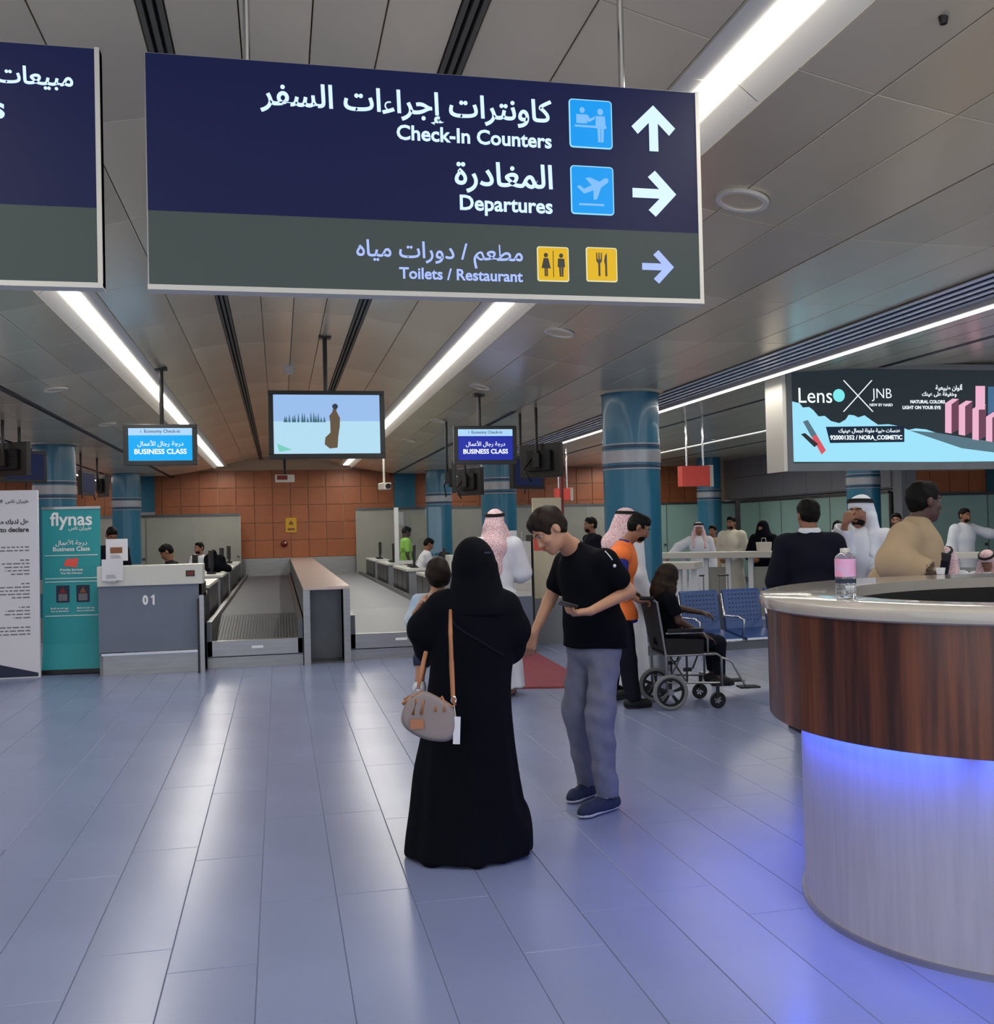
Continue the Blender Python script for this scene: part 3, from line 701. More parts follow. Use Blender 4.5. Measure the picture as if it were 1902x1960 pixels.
for sx, sy, w, h in ((1808, 772, 12, 56), (1834, 776, 12, 56), (1860, 783, 12, 58), (1886, 798, 12, 46), (1915, 800, 14, 50), (1950, 806, 14, 46)):
    bput('pink_carton', [(sx, sy), (sx+w, sy+2), (sx+w, sy+h+2), (sx, sy+h)], M_['ad_pink'], .004)
    bput('pink_carton', [(sx+w, sy+2), (sx+w+14, sy-8), (sx+w+14, sy+h-6), (sx+w, sy+h+2)], M_['ad_pink_dark'], .004, 'shaded carton side')
    bput('pink_carton', [(sx, sy), (sx+14, sy-9), (sx+w+14, sy-8), (sx+w, sy+2)], M_['ad_pink'], .0045)
bput('pink_carton', [(1866, 739), (1884, 739), (1884, 784), (1866, 784)], M_['ad_pink'], .005); bput('blue_panel_print', [(1890, 740), (1960, 740), (1960, 800), (1890, 800)], M_['ad_blue'], .003)
def btext(s, pxl, pxr, py, m, lev=.0, ar=False, bold=.02, h=None, lab=None):
    a, b = bp_(pxl, py), bp_(pxr, py)
    o = text(arabic(s) if ar else s, b.x-a.x, m, bb, face(((a.x+b.x)/2, LY-lev, (a.z+b.z)/2)), 'CENTER', bold, height=h); return o
btext('Lens', 1528, 1592, 757, M_['ad_white'], bold=.0, h=.15)
q = bp_(1605, 757); MB().prism(circ(0, 0, .065, 28), 0, .003, M=face((q.x, LY, q.z))).build('aqua_disc', M_['ad_aqua'], bb, world=True)
for s in ((1614, 728, 1670, 788), (1668, 728, 1614, 788)):
    bput('cross_stroke', [(s[0]-1.2, s[1]), (s[0]+1.2, s[1]), (s[2]+1.2, s[3]), (s[2]-1.2, s[3])], M_['ad_white'], .001)
btext('JNB', 1668, 1706, 756, M_['ad_white'], bold=-.01, h=.13); btext('NEW BY NABD', 1664, 1708, 775, M_['ad_white'], bold=.01)
btext('ألوان طبيعية', 1790, 1842, 742, M_['ad_white'], ar=True); btext('وخفيفة على عينك', 1764, 1830, 755, M_['ad_white'], ar=True)
btext('NATURAL COLORS', 1742, 1808, 769, M_['ad_white'], bold=.03); btext('LIGHT ON YOUR EYE', 1727, 1800, 780, M_['ad_white'], bold=.03)
btext('عدسات طبية ملونة لجمال عينيك', 1604, 1722, 825, M_['ad_white'], .005, ar=True); btext('920001352 / NORA_COSMETIC', 1588, 1726, 838, M_['ad_white'], .005, bold=.03)
for x in (X0+.35, X0+2.2, X0+3.9): MB().tube([(x, LY+.17, Z1+.04), (x, LY+.17, ceil_z(x)+.03)], .02, 8).build('suspension_rod', M_['dark_metal'], bb, world=True)
MB().tube([(X0+.05, LY+.2, Z1+.05), (X0+.35, LY+.12, Z1+.10), (X0+.62, LY+.15, Z1+.05), (X0+.72, LY+.15, Z1+.24), (X0+.66, LY+.15, ceil_z(X0)+.01)], .012, 8).build('cable', M_['black'], bb, world=True, smooth=True)

# speakers, detectors on the ceiling
def speaker(px, py, label, r=.125):
    d = ray(px, py); z = 3.12
    for _ in range(8): p = CO + d*((z-1.6)/d.z); z = ceil_z(p.x)
    z -= .004; sl = (ceil_z(p.x+.1)-ceil_z(p.x-.1))/.2
    t = root('ceiling_speaker', label, 'speaker', (p.x, p.y, z), 0, 'round ceiling speakers'); M = Matrix.Rotation(-math.atan(sl), 4, 'Y')
    MB().lathe([(r*.78, -.004), (r*.8, -.014), (r*.98, -.014), (r, -.002), (r, .004)], 32, M=M, cap=False).build('rim', M_['trough_white'], t, smooth='auto')
    MB().lathe([(0, -.008), (r*.79, -.006)], 32, M=M).build('grille', M_['ceiling_metal'], t)
speaker(1420, 381, 'nearest round ceiling speaker, just right of the main sign', .13)
speaker(1070, 635, 'round ceiling speaker under the right end of the main sign')
speaker(918, 739, 'round ceiling speaker above the right BUSINESS CLASS monitor', .12)
speaker(838, 804, 'round ceiling speaker right of the large monitor', .12)
speaker(782, 842, 'fourth and smallest of the round ceiling speakers right of the large monitor', .12)
speaker(106, 744, 'round ceiling speaker left of the left BUSINESS CLASS monitor', .12)
speaker(205, 811, 'round ceiling speaker farther back, left of the cyan monitor', .12)
p = on_z(1806, 64, 3.16); tag(MB().lathe([(.0, -.03), (.012, -.025), (.016, 0)], 12).build('ceiling_hook', M_['black'], None, rootpt=None), 'small black ceiling fixture in the top right corner', 'hook')
bpy.data.objects['ceiling_hook'].location = (p.x, p.y, ceil_z(p.x)+.003)
def dome(px, py, z, label, r=.07):
    d = ray(px, py); p = CO + d*((z-1.6)/d.z); zc = ceil_z(p.x)
    t = root('dome_detector', label, 'detector', (p.x, p.y, zc), 0)
    MB().lathe([(0, -.09), (r*.7, -.075), (r, -.03), (r*1.1, .004)], 20).build('dome', M_['off_white'], t, smooth=True)
    MB().lathe([(r*1.1, -.01), (r*1.3, .004)], 20).build('base_ring', M_['off_white'], t)
dome(553, 711, 3.5, 'white dome detector left of the large monitor pole')
def camera_thing(px, py, D, label):
    p = at(px, py, D); t = root('security_camera', label, 'camera', tuple(p), .3)
    MB().box(-.07, .07, -.16, .12, -.06, .06).build('body', M_['off_white'], t, bevel=.01)
    MB().lathe([(.0, 0), (.045, 0), (.045, .05)], 16, M=xf((0, -.16, 0), rx=math.pi/2)).build('lens', M_['black'], t)
    MB().tube([(0, 0, .06), (0, 0, ceil_z(p.x)-p.z)], .02, 8).build('bracket', M_['off_white'], t)
camera_thing(735, 931, 18.0, 'small white camera under the ceiling right of the tiled wall')
# departure board / exit device over the orange wall
p = on_y(545, 916, 24.0); t = root('gate_display', 'small dark box display hanging under the ceiling ridge', 'display', (p.x, p.y, p.z))
MB().box(-.22, .22, -.08, .08, -.09, .09).build('housing', M_['off_white'], t, bevel=.01); MB().box(-.18, .06, -.085, -.08, -.03, .07).build('screen', M_['dark_red'], t)
MB().tube([(0, 0, .09), (0, 0, ceil_z(p.x)-p.z)], .03, 8).build('pole', M_['dark_metal'], t)
p = on_y(557, 1005, YW); t = root('notice_board', 'yellow notice on the orange tiled wall', 'notice', (p.x, YW-.012, p.z))
MB().box(-.14, .14, -.008, .004, -.19, .19).build('board', M_['yellow_sign'], t)
MB().prism([(-.07, -.02), (.07, -.02), (0, .1)], 0, .004, M=face((0, -.008, .03))).build('warning_mark', M_['brown_print'], t); MB().box(-.09, .09, -.012, -.008, -.14, -.08).build('text_block', M_['brown_print'], t)
p = on_y(544, 1041, YW); t = root('alarm_bell', 'small red alarm bell on the orange tiled wall', 'alarm', (p.x, YW-.01, p.z)); MB().lathe([(0, .09), (.07, .07), (.09, 0)], 18, M=xf(rx=math.pi/2)).build('bell', M_['dark_red'], t, smooth=True); MB().ball((.03, -.09, .03), .025).build('lamp', M_['white_paint'], t)

# ================================================================ banners at the left
def banner_flynas():
    a, b = on_z(82, 1292), on_z(194, 1288); a.z = b.z = 0; w = (b-a).length; rz = math.atan2(b.y-a.y, b.x-a.x); c = (a+b)/2; H = 1.96
    t = root('rollup_banner', 'turquoise airline roll-up banner beside counter 01', 'banner', (c.x, c.y, 0), rz)
    MB().box(-w/2-.02, w/2+.01, -.04, .14, 0, .06).build('base', M_['black'], t, bevel=.01)
    m = MB(); zs = [.06, .2, .35, H]; ys = [-.03, -.005, .02, .06]
    for i in range(3): m.add([(-w/2, ys[i], zs[i]), (w/2, ys[i], zs[i]), (w/2, ys[i+1], zs[i+1]), (-w/2, ys[i+1], zs[i+1]), (-w/2, ys[i]+.004, zs[i]), (w/2, ys[i]+.004, zs[i]), (w/2, ys[i+1]+.004, zs[i+1]), (-w/2, ys[i+1]+.004, zs[i+1])], [(0, 1, 2, 3), (7, 6, 5, 4), (0, 3, 7, 4), (1, 5, 6, 2)])
    m.build('sheet', M_['teal_banner'], t)
    MB().box(-w/2-.004, w/2+.004, .05, .075, H-.02, H+.01).build('top_rail', M_['steel'], t)
    MB().tube([(0, .1, .05), (0, .08, H)], .012, 8).build('pole', M_['steel_dark'], t)
    yf = lambda z: .02+(z-.35)/(H-.35)*.04-.004
    TI = MW[t.name]
    def tx(s, wd, z, x=0, ar=False, b=.015, m='white_print', h=None): 
        text(arabic(s) if ar else s, wd, M_[m], t, TI @ face((x, yf(z), z)), 'CENTER', b, height=h)
    tx('flynas', .48, 1.80, b=.02); tx('طيران ناس', .26, 1.71, .1, True)
    tx('درجة الأعمال', .36, 1.54, 0, True); tx('Business Class', .42, 1.47)
    for z in (1.39, 1.12, 1.08, .68): MB().box(-w/2+.03, w/2-.03, yf(z)-.002, yf(z)+.004, z, z+.007).build('rule_line', M_['white_print'], t)
    MB().prism([(-.09, -.03), (.06, -.05), (.08, .06), (-.06, .05)], 0, .003, M=face((0, yf(1.3), 1.3))).build('red_emblem', M_['red_sign'], t)
    tx('Priority Services', .26, 1.22); tx('Free Seat Selection', .24, 1.185)
    for x, c in ((-.1, 'dark_red'), (.13, 'brown_print')):
        MB().box(x-.075, x+.075, yf(.95)-.004, yf(.95), .84, 1.04).build('phone_picture', M_['navy_print'], t); MB().prism([(-.04, 0), (.04, 0), (0, .07)], 0, .003, M=face((x, yf(.95)-.004, .95))).build('colour_mark', M_[c], t)
        MB().box(x-.05, x+.05, yf(.9)-.008, yf(.9)-.003, .86, .94).build('ticket_card', M_['print_grey'], t)
    for x in (-.14, .16): tx('Book on our app', .2, .77, x); tx('Scan to download', .2, .74, x)
    return t
banner_flynas()
def banner_white():
    b = on_z(78, 1297); b.z = 0; w = .86; rz = math.radians(-2); H = 2.16; c = Vector((b.x-w/2, b.y, 0))
    t = root('information_board', 'white printed notice board cut by the left photo edge', 'banner', tuple(c), rz)
    MB().box(-w/2, w/2, 0, .05, .0, H).build('board', M_['paper'], t, bevel=.006)
    MB().prism([(-w/2, .02), (w/2-.02, .02), (w/2-.02, .06), (-.05, .18), (-w/2, .26)], 0, .004, M=face((0, 0, 0))).build('navy_wedge', M_['navy_print'], t)
    TI = MW[t.name]
    def tx(s, wd, z, ar=False, b=.01, m='print_grey'): text(arabic(s) if ar else s, wd, M_[m], t, TI @ face((w/2-.1, -.001, z)), 'RIGHT', b)
    tx('طيران ناس  flynas', .4, 2.03, True, m='navy_print'); tx('هل لديك ما تفصح عنه', .62, 1.79, True, m='black', b=.03); tx('Anything to declare', .6, 1.7, b=.03, m='black')
    z = 1.5
    for k, ws in enumerate(((.6, .6), (.1, .3, .28, .26, .2), (.09, .4, .4, .34, .2), (.12, .26, .28, .18), (.5, .5, .46))):
        for w_ in ws:
            m = MB(); x = w/2-.1
            while x > w/2-.1-w_: l = R_.uniform(.03, .08); m.box(max(x-l, w/2-.1-w_), x, -.0015, .001, z, z+.014); x -= l+.014
            tag(m.build('printed_line', M_['print_grey'], t), kind='stuff'); z -= .04
        z -= .07
banner_white()

# ================================================================ check-in counters
def counter(x0, x1, y, label, num, cat='counter', rz=0, yd=.75, name='check_in_counter'):
    w = x1-x0; t = root(name, label, cat, (x0, y, 0), rz)
    MB().box(0, w, 0, .04, .27, 1.03).build('front_panel', M_['blue_grey_laminate'], t, bevel=.003)
    MB().box(-.005, w+.02, -.03, .30, 1.03, 1.26).build('fascia', M_['white_laminate'], t, bevel=.004)
    MB().box(0, w, .05, yd, .0, .24).build('plinth', M_['steel'], t)
    MB().box(.03, w-.05, -.03, 0, .235, .262).build('foot_rail', M_['chrome'], t)
    MB().box(w-.03, w, .0, yd, 0, 1.03).build('end_panel', M_['dark_metal'], t); MB().box(0, .03, .04, yd, 0, 1.03).build('end_panel', M_['grey_panel'], t)
    MB().box(0, w, .30, yd+.2, .86, .9).build('worktop', M_['white_laminate'], t, bevel=.003)
    if num:
        F = MW[t.name] @ face((w*.49, -.002, .86)); text('0', .062, M_['white_print'], t, F @ Matrix.Translation((-.045, 0, 0)), bold=.05, height=.115, name='counter_number', label='white digit 0')
        o = MB().prism([(.035, -.0575), (.057, -.0575), (.057, .0575), (.040, .0575), (.015, .035), (.015, .018), (.035, .030)], 0, .002, M=F).build('counter_number', M_['white_print'], t, world=True); o['label'] = 'white digit 1'
        d = MB().box(w-.17, w-.07, -.036, -.03, 1.12, 1.19).build('number_display', M_['black'], t); MB().box(w-.155, w-.085, -.038, -.036, 1.135, 1.175).build('red_digits', M_['dark_red'], d)
    return t
a = on_y(192, 1180, 12.3).x
counter(a-.02, -.90, 12.3, 'blue-grey and white check-in counter marked 01', '01')
# paper stands on counter 01
def poster(px0, px1, py0, py1, D, label, m='paper', fig='brown_print', lean=.1, name='counter_poster'):
    a = at(px0, py1, D); b = at(px1, py1, D); c = at(px0, py0, D); w = (b-a).length; h = c.z-a.z
    t = root(name, label, 'poster', ((a.x+b.x)/2, (a.y+b.y)/2, a.z), -YAW*.3)
    M = xf(rx=-lean)
    MB().box(-w/2, w/2, -.004, .004, 0, h, M=M).build('sheet', M_[m], t)
    MB().box(-w*.3, w*.25, -.008, -.004, h*.35, h*.62, M=M).build('picture', M_[fig], t)
    for k in range(3): MB().box(-w*.3, w*(.2-.05*k), -.006, -.004, h*(.12+.06*k), h*(.14+.06*k), M=M).build('printed_line', M_['print_grey'], t)
    MB().box(-w*.2, w*.2, -.03, .08, -.012, .002).build('stand_foot', M_['steel'], t)
poster(204, 244, 1032, 1074, 12.0, 'white poster with a dark emblem standing on counter 01', lean=0)
poster(196, 235, 1071, 1112, 11.55, 'plain white sheet on the left front of counter 01', fig='paper', lean=0)
# right hand front counter, behind the woman
counter(2.15, 3.0, 12.9, 'grey and white check-in counter behind the woman in black', '', rz=0)
poster(962, 990, 1016, 1063, 13.2, 'poster with a red emblem on the counter behind the headcloth man', fig='dark_red', lean=0)
def kiosk():
    p = on_y(1003, 1238, 12.55); t = root('document_cabinet', 'white cabinet with paper slots left of the black T-shirt man', 'cabinet', (p.x, 12.55, 0))
    MB().box(-.13, .13, 0, .3, .0, .72).build('lower_body', M_['blue_grey_laminate'], t); MB().box(-.12, .12, 0, .3, .72, 1.42).build('upper_body', M_['white_laminate'], t)
    for z in (.8, .94, 1.08): MB().box(-.09, .09, -.006, 0, z, z+.09).build('paper_slot', M_['print_grey'] if z == .94 else M_['off_white'], t)
    MB().box(.13, .15, -.01, .3, 0, 1.5).build('side_post', M_['dark_metal'], t)
    MB().tube([(.02, .1, 1.42), (.02, .1, 1.55)], .02, 8).build('hand_gel_pump', M_['steel'], t)
kiosk()
def cream():
    p = on_y(1050, 1175, 13.4); t = root('display_panel', 'cream display panel with a red bag picture behind the man in the T-shirt', 'banner', (p.x, 13.4, 0))
    MB().box(-.19, .22, 0, .06, .62, 2.0).build('panel', M_['cream_poster'], t, bevel=.004); MB().box(-.19, .22, -.006, 0, 1.28, 1.62).build('red_picture', M_['red_sign'], t)
    m = MB(); [m.prism([(-.02+x, 0), (.02+x, 0), (x+.01, .14), (x-.01, .1)], 0, .004, M=face((0, -.006, 1.36))) for x in (-.12, -.05, .03, .1)]; m.build('pale_pattern', M_['white_print'], t)
    MB().box(-.2, .23, -.02, .1, 0, .62).build('base_box', M_['grey_panel'], t); MB().box(.22, .25, -.01, .08, 0, 2.35).build('post', M_['dark_red'], t)
cream()
tag(MB().box(-.9, .9, -.012, .012, 0, .05).build('low_barrier_rail', M_['steel_dark'], None, rootpt=(0, 0, 0)), 'low dark rail on the floor behind the red mat', 'rail')
bpy.data.objects['low_barrier_rail'].location = (3.2, 14.2, 0)
# red mat
m = MB(); P = [on_z(*q) for q in ((972, 1252), (1020, 1247), (1100, 1291), (1100, 1316), (972, 1318))]; c = P[3]
n = [(q.x-c.x, q.y-c.y) for q in P]; n = n[::-1] if sum(n[i][0]*n[(i+1) % 5][1]-n[(i+1) % 5][0]*n[i][1] for i in range(5)) < 0 else n
t = root('red_mat', 'red floor mat between the woman in black and the man', 'mat', (c.x, c.y, 0))
MB().prism(n, .0, .012).build('pile', M_['red_mat'], t)
cc = Vector((sum(q[0] for q in n)/5, sum(q[1] for q in n)/5)); n2 = [((q[0]-cc.x)*1.03+cc.x, (q[1]-cc.y)*1.03+cc.y) for q in n]
MB().prism(n2, .0, .006).build('rubber_edge', M_['dark_red'], t)

# ================================================================ baggage conveyors
def conveyor(x0, x1, y0, label, ribbed=True):
    t = root('baggage_conveyor', label, 'conveyor', (x0, y0, 0), 0, 'baggage conveyors'); w = x1-x0; L = YW-.1-y0
    MB().box(0, w, .06, .1, 0, .13).build('kick_plate', M_['steel'], t); MB().box(0, w, 0, .08, .145, .33).build('front_plate', M_['steel'], t, bevel=.004)
    MB().box(w*.46, w*.58, -.006, 0, .23, .26).build('maker_plate', M_['white_print'], t)
    o = MB().add([(.06, .08, .31), (w-.06, .08, .31), (w-.06, 1.75, .50), (.06, 1.75, .50), (.06, .08, .2), (w-.06, .08, .2), (w-.06, 1.75, .4), (.06, 1.75, .4)], [(0, 1, 2, 3), (7, 6, 5, 4), (0, 3, 7, 4), (1, 5, 6, 2), (0, 4, 5, 1), (3, 2, 6, 7)]).build('inclined_belt', M_['belt'] if ribbed else M_['belt_grey'], t)
    if ribbed:
        m = MB()
        for i in range(26):
            x = .09+i*(w-.18)/25; m.add([(x, .1, .312), (x+.018, .1, .312), (x+.018, 1.72, .497), (x, 1.72, .497), (x, .1, .322), (x+.018, .1, .322), (x+.018, 1.72, .507), (x, 1.72, .507)], [(4, 5, 6, 7), (0, 4, 7, 3), (1, 2, 6, 5), (0, 1, 5, 4), (3, 7, 6, 2)])
        tag(m.build('belt_ribs', M_['belt_rib'], o), kind='stuff')
    MB().box(.06, w-.06, 1.75, L, .44, .5).build('belt', M_['belt'] if ribbed else M_['belt_grey'], t)
    MB().box(.0, .06, .0, L, 0.13, .56).build('side_rail', M_['steel_dark'], t); MB().box(w-.06, w, .0, L, .13, .56).build('side_rail', M_['steel_dark'], t)
    MB().box(0, w, L-.06, L, .5, .93).build('end_panel', M_['steel'], t)
    return t
conveyor(-.86, .26, 12.45, 'left baggage conveyor with a ribbed dark belt')
conveyor(.84, 2.05, 12.6, 'right baggage conveyor with a smooth grey belt', False)
t = root('conveyor_divider', 'long steel divider with a warm metal top between the two conveyors', 'divider', (.55, 12.4, 0)); L = YW-.1-12.4
MB().box(-.28, .28, 0, L, .90, .94).build('top_plate', M_['steel_warm'], t, bevel=.004)
MB().box(-.28, -.2, 0, .08, 0, .9).build('post', M_['steel'], t); MB().box(.2, .28, 0, .08, 0, .9).build('post', M_['steel'], t)
MB().box(-.27, -.22, .08, L, 0, .9).build('side_panel', M_['steel_dark'], t); MB().box(.22, .27, .08, L, 0, .9).build('side_panel', M_['steel_dark'], t)
MB().box(-.2, .2, .45, .5, .0, .9).build('recess_panel', M_['steel_dark'], t); MB().box(-.2, .2, .08, .45, 0, .02).build('recess_floor', M_['steel_dark'], t)
t = root('steel_end_post', 'steel end post between counter 01 and the left conveyor', 'post', (-.92, 12.2, 0)); MB().box(.0, .05, 0, .08, .0, .9).build('post_body', M_['steel'], t); MB().box(-.025, .0, -.01, .02, 0, .86).build('black_edge', M_['black'], t)

# desks along the conveyors
def desk(x, y, side, label, chair=True):
    """side=-1 desks stand left of the conveyor"""
    s = side; t = root('clerk_desk', label, 'desk', (x, y, 0), 0, 'clerk desks along the conveyors')
    MB().box(min(0, s*.38), max(0, s*.38), 0, 2.1, .89, .93).build('desk_top', M_['white_laminate'], t, bevel=.003)
    for k in range(3): MB().box(min(0, s*.04), max(0, s*.04), .05+k*.68, .05+k*.68+.62, .12, .89).build('side_panel', M_['steel_dark'], t, bevel=.003)
    MB().box(min(0, s*.03), max(0, s*.03), 0, 2.1, 0, .12).build('plinth', M_['steel'], t)
    MB().box(min(s*.04, s*.36), max(s*.04, s*.36), .02, .05, 0.0, .89).build('leg_panel', M_['grey_panel'], t)
    m = root('desk_monitor', 'black desk monitor on the '+label, 'monitor', (x+s*.22, y+.6, .93), s*1.4, 'desk monitors')
    MB().box(-.22, .22, -.02, .02, .1, .4).build('screen_housing', M_['black'], m, bevel=.005); MB().box(-.03, .03, -.01, .03, 0, .14).build('stand', M_['black'], m); MB().box(-.1, .1, -.07, .07, 0, .012).build('foot', M_['black'], m)
    k = root('keyboard', 'black keyboard on the '+label, 'keyboard', (x+s*.24, y+1.1, .93), s*1.5708, 'desk keyboards'); MB().box(-.2, .2, -.07, .07, 0, .02).build('key_bed', M_['black_matte'], k)
    mm = MB(); [mm.box(-.18+i*.03, -.158+i*.03, -.05+j*.03, -.028+j*.03, .02, .028) for i in range(12) for j in range(4)]; tag(mm.build('keys', M_['dark_metal'], k), kind='stuff')
for i, y in enumerate((13.9, 17.2, 20.5, 23.4)):
    n_ = ('nearest', 'second', 'third', 'farthest')[i]
    desk(-.92, y, -1, n_+' white desk left of the left conveyor'); desk(2.12, y, 1, n_+' grey-sided desk right of the right conveyor')
def office_chair(x, y, rz, label):
    t = root('office_chair', label, 'chair', (x, y, 0), rz, 'black office chairs')
    m = MB(); m.add([(-.24, -.23, .46), (.24, -.23, .46), (.24, .23, .46), (-.24, .23, .46), (-.22, -.22, .54), (.22, -.22, .54), (.22, .22, .54), (-.22, .22, .54)], [(3, 2, 1, 0), (4, 5, 6, 7), (0, 1, 5, 4), (1, 2, 6, 5), (2, 3, 7, 6), (3, 0, 4, 7)]); m.build('seat', M_['black_matte'], t, bevel=.03)
    MB().prism(rrect(.46, .56, .14), -.03, .03, M=xf((0, -.26, .92), rx=math.pi/2+.1)).build('backrest', M_['black_matte'], t, bevel=.015)
    MB().tube([(0, -.2, .5), (0, -.3, .55), (0, -.3, .75)], .02, 8).build('back_bracket', M_['black'], t); MB().tube([(0, 0, .08), (0, 0, .46)], .03, 10).build('gas_column', M_['black'], t)
    for k in range(5): a = k*2*math.pi/5; MB().tube([(0, 0, .09), (.28*math.cos(a), .28*math.sin(a), .07)], [.022, .014], 8).build('star_leg', M_['black'], t); MB().ball((.28*math.cos(a), .28*math.sin(a), .032), .032, 10).build('caster', M_['black'], t)
    for s in (-1, 1): MB().tube([(s*.24, -.08, .5), (s*.28, -.08, .72), (s*.28, .14, .72)], .015, 8).build('armrest', M_['black'], t)
office_chair(-1.9, 16.6, 1.4, 'black office chair behind the nearest left desk'); office_chair(3.25, 24.2, -1.2, 'black office chair by the farthest right desk'); office_chair(3.22, 18.3, -1.3, 'black office chair by the second right desk'); office_chair(3.2, 15.3, -1.4, 'black office chair under the clerk in white')
# ================================================================ round information counter
EC, EA, EB, ET, EH = (3.248, 3.782), 1.06, 1.318, -1.234, 1.29
def epts(da, n=96):
    out = []
    for i in range(n):
        a = 2*math.pi*i/n; x, y = (EA+da)*math.cos(a), (EB+da)*math.sin(a)
        out.append((x*math.cos(ET)-y*math.sin(ET), x*math.sin(ET)+y*math.cos(ET)))
    return out
ic = root('information_counter', 'round information counter with walnut band, pale base and blue under-glow', 'counter', (*EC, 0))
def ring(m, prof, i0=0, i1=96, closed=True):
    """closed profile of (offset, z) swept around the oval"""
    P = [epts(o) for o, z in prof]; k = len(prof); idx = list(range(i0, i1+1)) if not closed else list(range(96))
    vs = [(P[j][i % 96][0], P[j][i % 96][1], prof[j][1]) for i in idx for j in range(k)]; fs = []
    n = len(idx)
    for a in range(n if closed else n-1):
        b = (a+1) % n; fs += [(a*k+j, b*k+j, b*k+(j+1) % k, a*k+(j+1) % k) for j in range(k)]
    if not closed: fs += [tuple(range(k-1, -1, -1)), tuple((n-1)*k+j for j in range(k))]
    return m.add(vs, fs)
ring(MB(), [(-.34, 1.235), (0, 1.235), (.012, 1.243), (.016, 1.262), (.012, 1.281), (0, 1.29), (-.34, 1.29)]).build('stone_worktop', M_['stone_top'], ic, smooth='auto')
NP = 16
for i in range(NP):
    a, b = i*96//NP, (i+1)*96//NP
    P = [epts(o) for o in (-.05, -.018)]; m = MB()
    def q(j, f):  # slight seam between the veneer sheets
        return P[j][f % 96]
    ring(m, [(-.05, .785), (-.018, .785), (-.018, 1.236), (-.05, 1.236)], a, b, closed=False)
    m.build('walnut_panel', M_['walnut'], ic, smooth='auto')
ring(MB(), [(-.30, .70), (-.05, .70), (-.05, .80), (-.02, .80), (-.02, .803), (-.30, .803)]).build('lower_ledge', M_['black_matte'], ic) if False else None
ring(MB(), [(-.30, .812), (-.022, .812), (-.022, .82), (-.30, .82)]).build('band_soffit', M_['white_paint'], ic)
o = ring(MB(), [(-.17, .0), (-.15, .0), (-.15, .80), (-.17, .80)]).build('pale_base', M_['pale_wood'], ic, smooth='auto')
ring(MB(), [(-.36, .0), (-.34, .0), (-.34, 1.24), (-.36, 1.24)]).build('inner_wall', M_['black_matte'], ic, smooth='auto')
gl('led_blue', (52, 84, 255), 38)
ring(MB(), [(-.09, .80), (-.06, .80), (-.06, .81), (-.09, .81)]).build('light_strip', M_['led_blue'], ic)
ring(MB(), [(-.151, 0), (-.135, 0), (-.135, .02), (-.151, .02)]).build('base_trim', M_['steel'], ic, smooth='auto')
for i in (30, 62, 78, 94):
    x, y = epts(-.1)[i]; MB().box(-.03, .03, -.04, .04, .775, .812, M=xf((x, y, 0), rz=math.atan2(y, x))).build('strip_bracket', M_['white_paint'], ic)
# things on the counter
def bottle():
    p = on_z(1619, 1146, 1.29); t = root('water_bottle', 'clear water bottle with a pink label standing on the round counter', 'bottle', tuple(p))
    MB().lathe([(.0, .002), (.034, .002), (.039, .01), (.039, .05), (.037, .055), (.039, .06), (.039, .155), (.036, .168), (.022, .18), (.016, .186)], 24).build('bottle_body', M_['plastic_clear'], t, smooth=True)
    MB().lathe([(.0398, .088), (.0398, .158)], 24, cap=False).build('label_band', M_['pink_label'], t, smooth=True)
    MB().lathe([(.018, .184), (.018, .198), (0, .2)], 16).build('cap', M_['off_white'], t)
    MB().lathe([(.0396, .064), (.0396, .08)], 24, cap=False).build('printed_band', M_['navy_print'], t, smooth=True)
bottle()
p = on_z(1650, 1147, 1.29); t = root('paper_and_glint', 'small white paper slip beside the water bottle', 'paper', tuple(p), .4); MB().prism([(-.03, -.01), (.03, -.014), (.034, .014), (-.02, .018)], 0, .001).build('sheet', M_['paper'], t)
p = on_z(1748, 1151, 1.29); t = root('paper_and_glint', 'white triangle imitating a reflection on the near counter edge right of the bottle', 'paper', tuple(p), 1.0); MB().prism([(-.02, -.02), (.03, -.01), (0, .03)], 0, .001).build('sheet', M_['paper'], t)  # thin white sheet stands in for a reflection on the stone top
p = on_z(1800, 1099, 1.29); t = root('paper_cup', 'small white cup on the far side of the round counter', 'cup', tuple(p)); MB().lathe([(.02, 0), (.026, .035), (.023, .035), (.018, .004), (0, .004)], 18).build('cup_body', M_['white_paint'], t, smooth='auto')

# ================================================================ blue airport seats
a = at(1310, 1222, 9.95); b = at(1560, 1216, 10.4); rz = math.atan2(b.y-a.y, b.x-a.x)
sb = root('seat_bench', 'row of blue perforated metal seats on a steel beam behind the wheelchair', 'bench', (a.x, a.y, 0), rz)
SWD = .50
for i in range(5):
    x = .02+i*SWD-.35
    o = MB().prism([(0, .0), (.02, -.02), (.42, .02), (.44, .04), (.50, .46), (.485, .47), (.46, .45), (.40, .06), (.02, .01)], x+.03, x+SWD-.03, M=Matrix(((0, 0, 1, 0), (1, 0, 0, 0), (0, 1, 0, .43), (0, 0, 0, 1)))).build('seat_shell', M_['seat_blue'], sb, bevel=.006)
    h = MB()
    for r in range(7):
        for c in range(9): h.box(x+.09+c*.04, x+.102+c*.04, .405+(.14+r*.045-.06)*.128-.004, .409+(.14+r*.045-.06)*.128, .57+r*.045-.0, .58+r*.045)
    tag(h.build('perforations', M_['navy_print'], o), kind='stuff')
    MB().box(x+.03, x+SWD-.03, -.01, .01, .415, .435).build('seat_edge', M_['chrome'], sb)
for i in range(6):
    x = .02+i*SWD-.35
    MB().tube([(x, .03, .45), (x, .0, .62), (x, .08, .64), (x, .38, .63), (x, .45, .86)], .013, 8).build('armrest', M_['chrome'], sb, smooth=True)
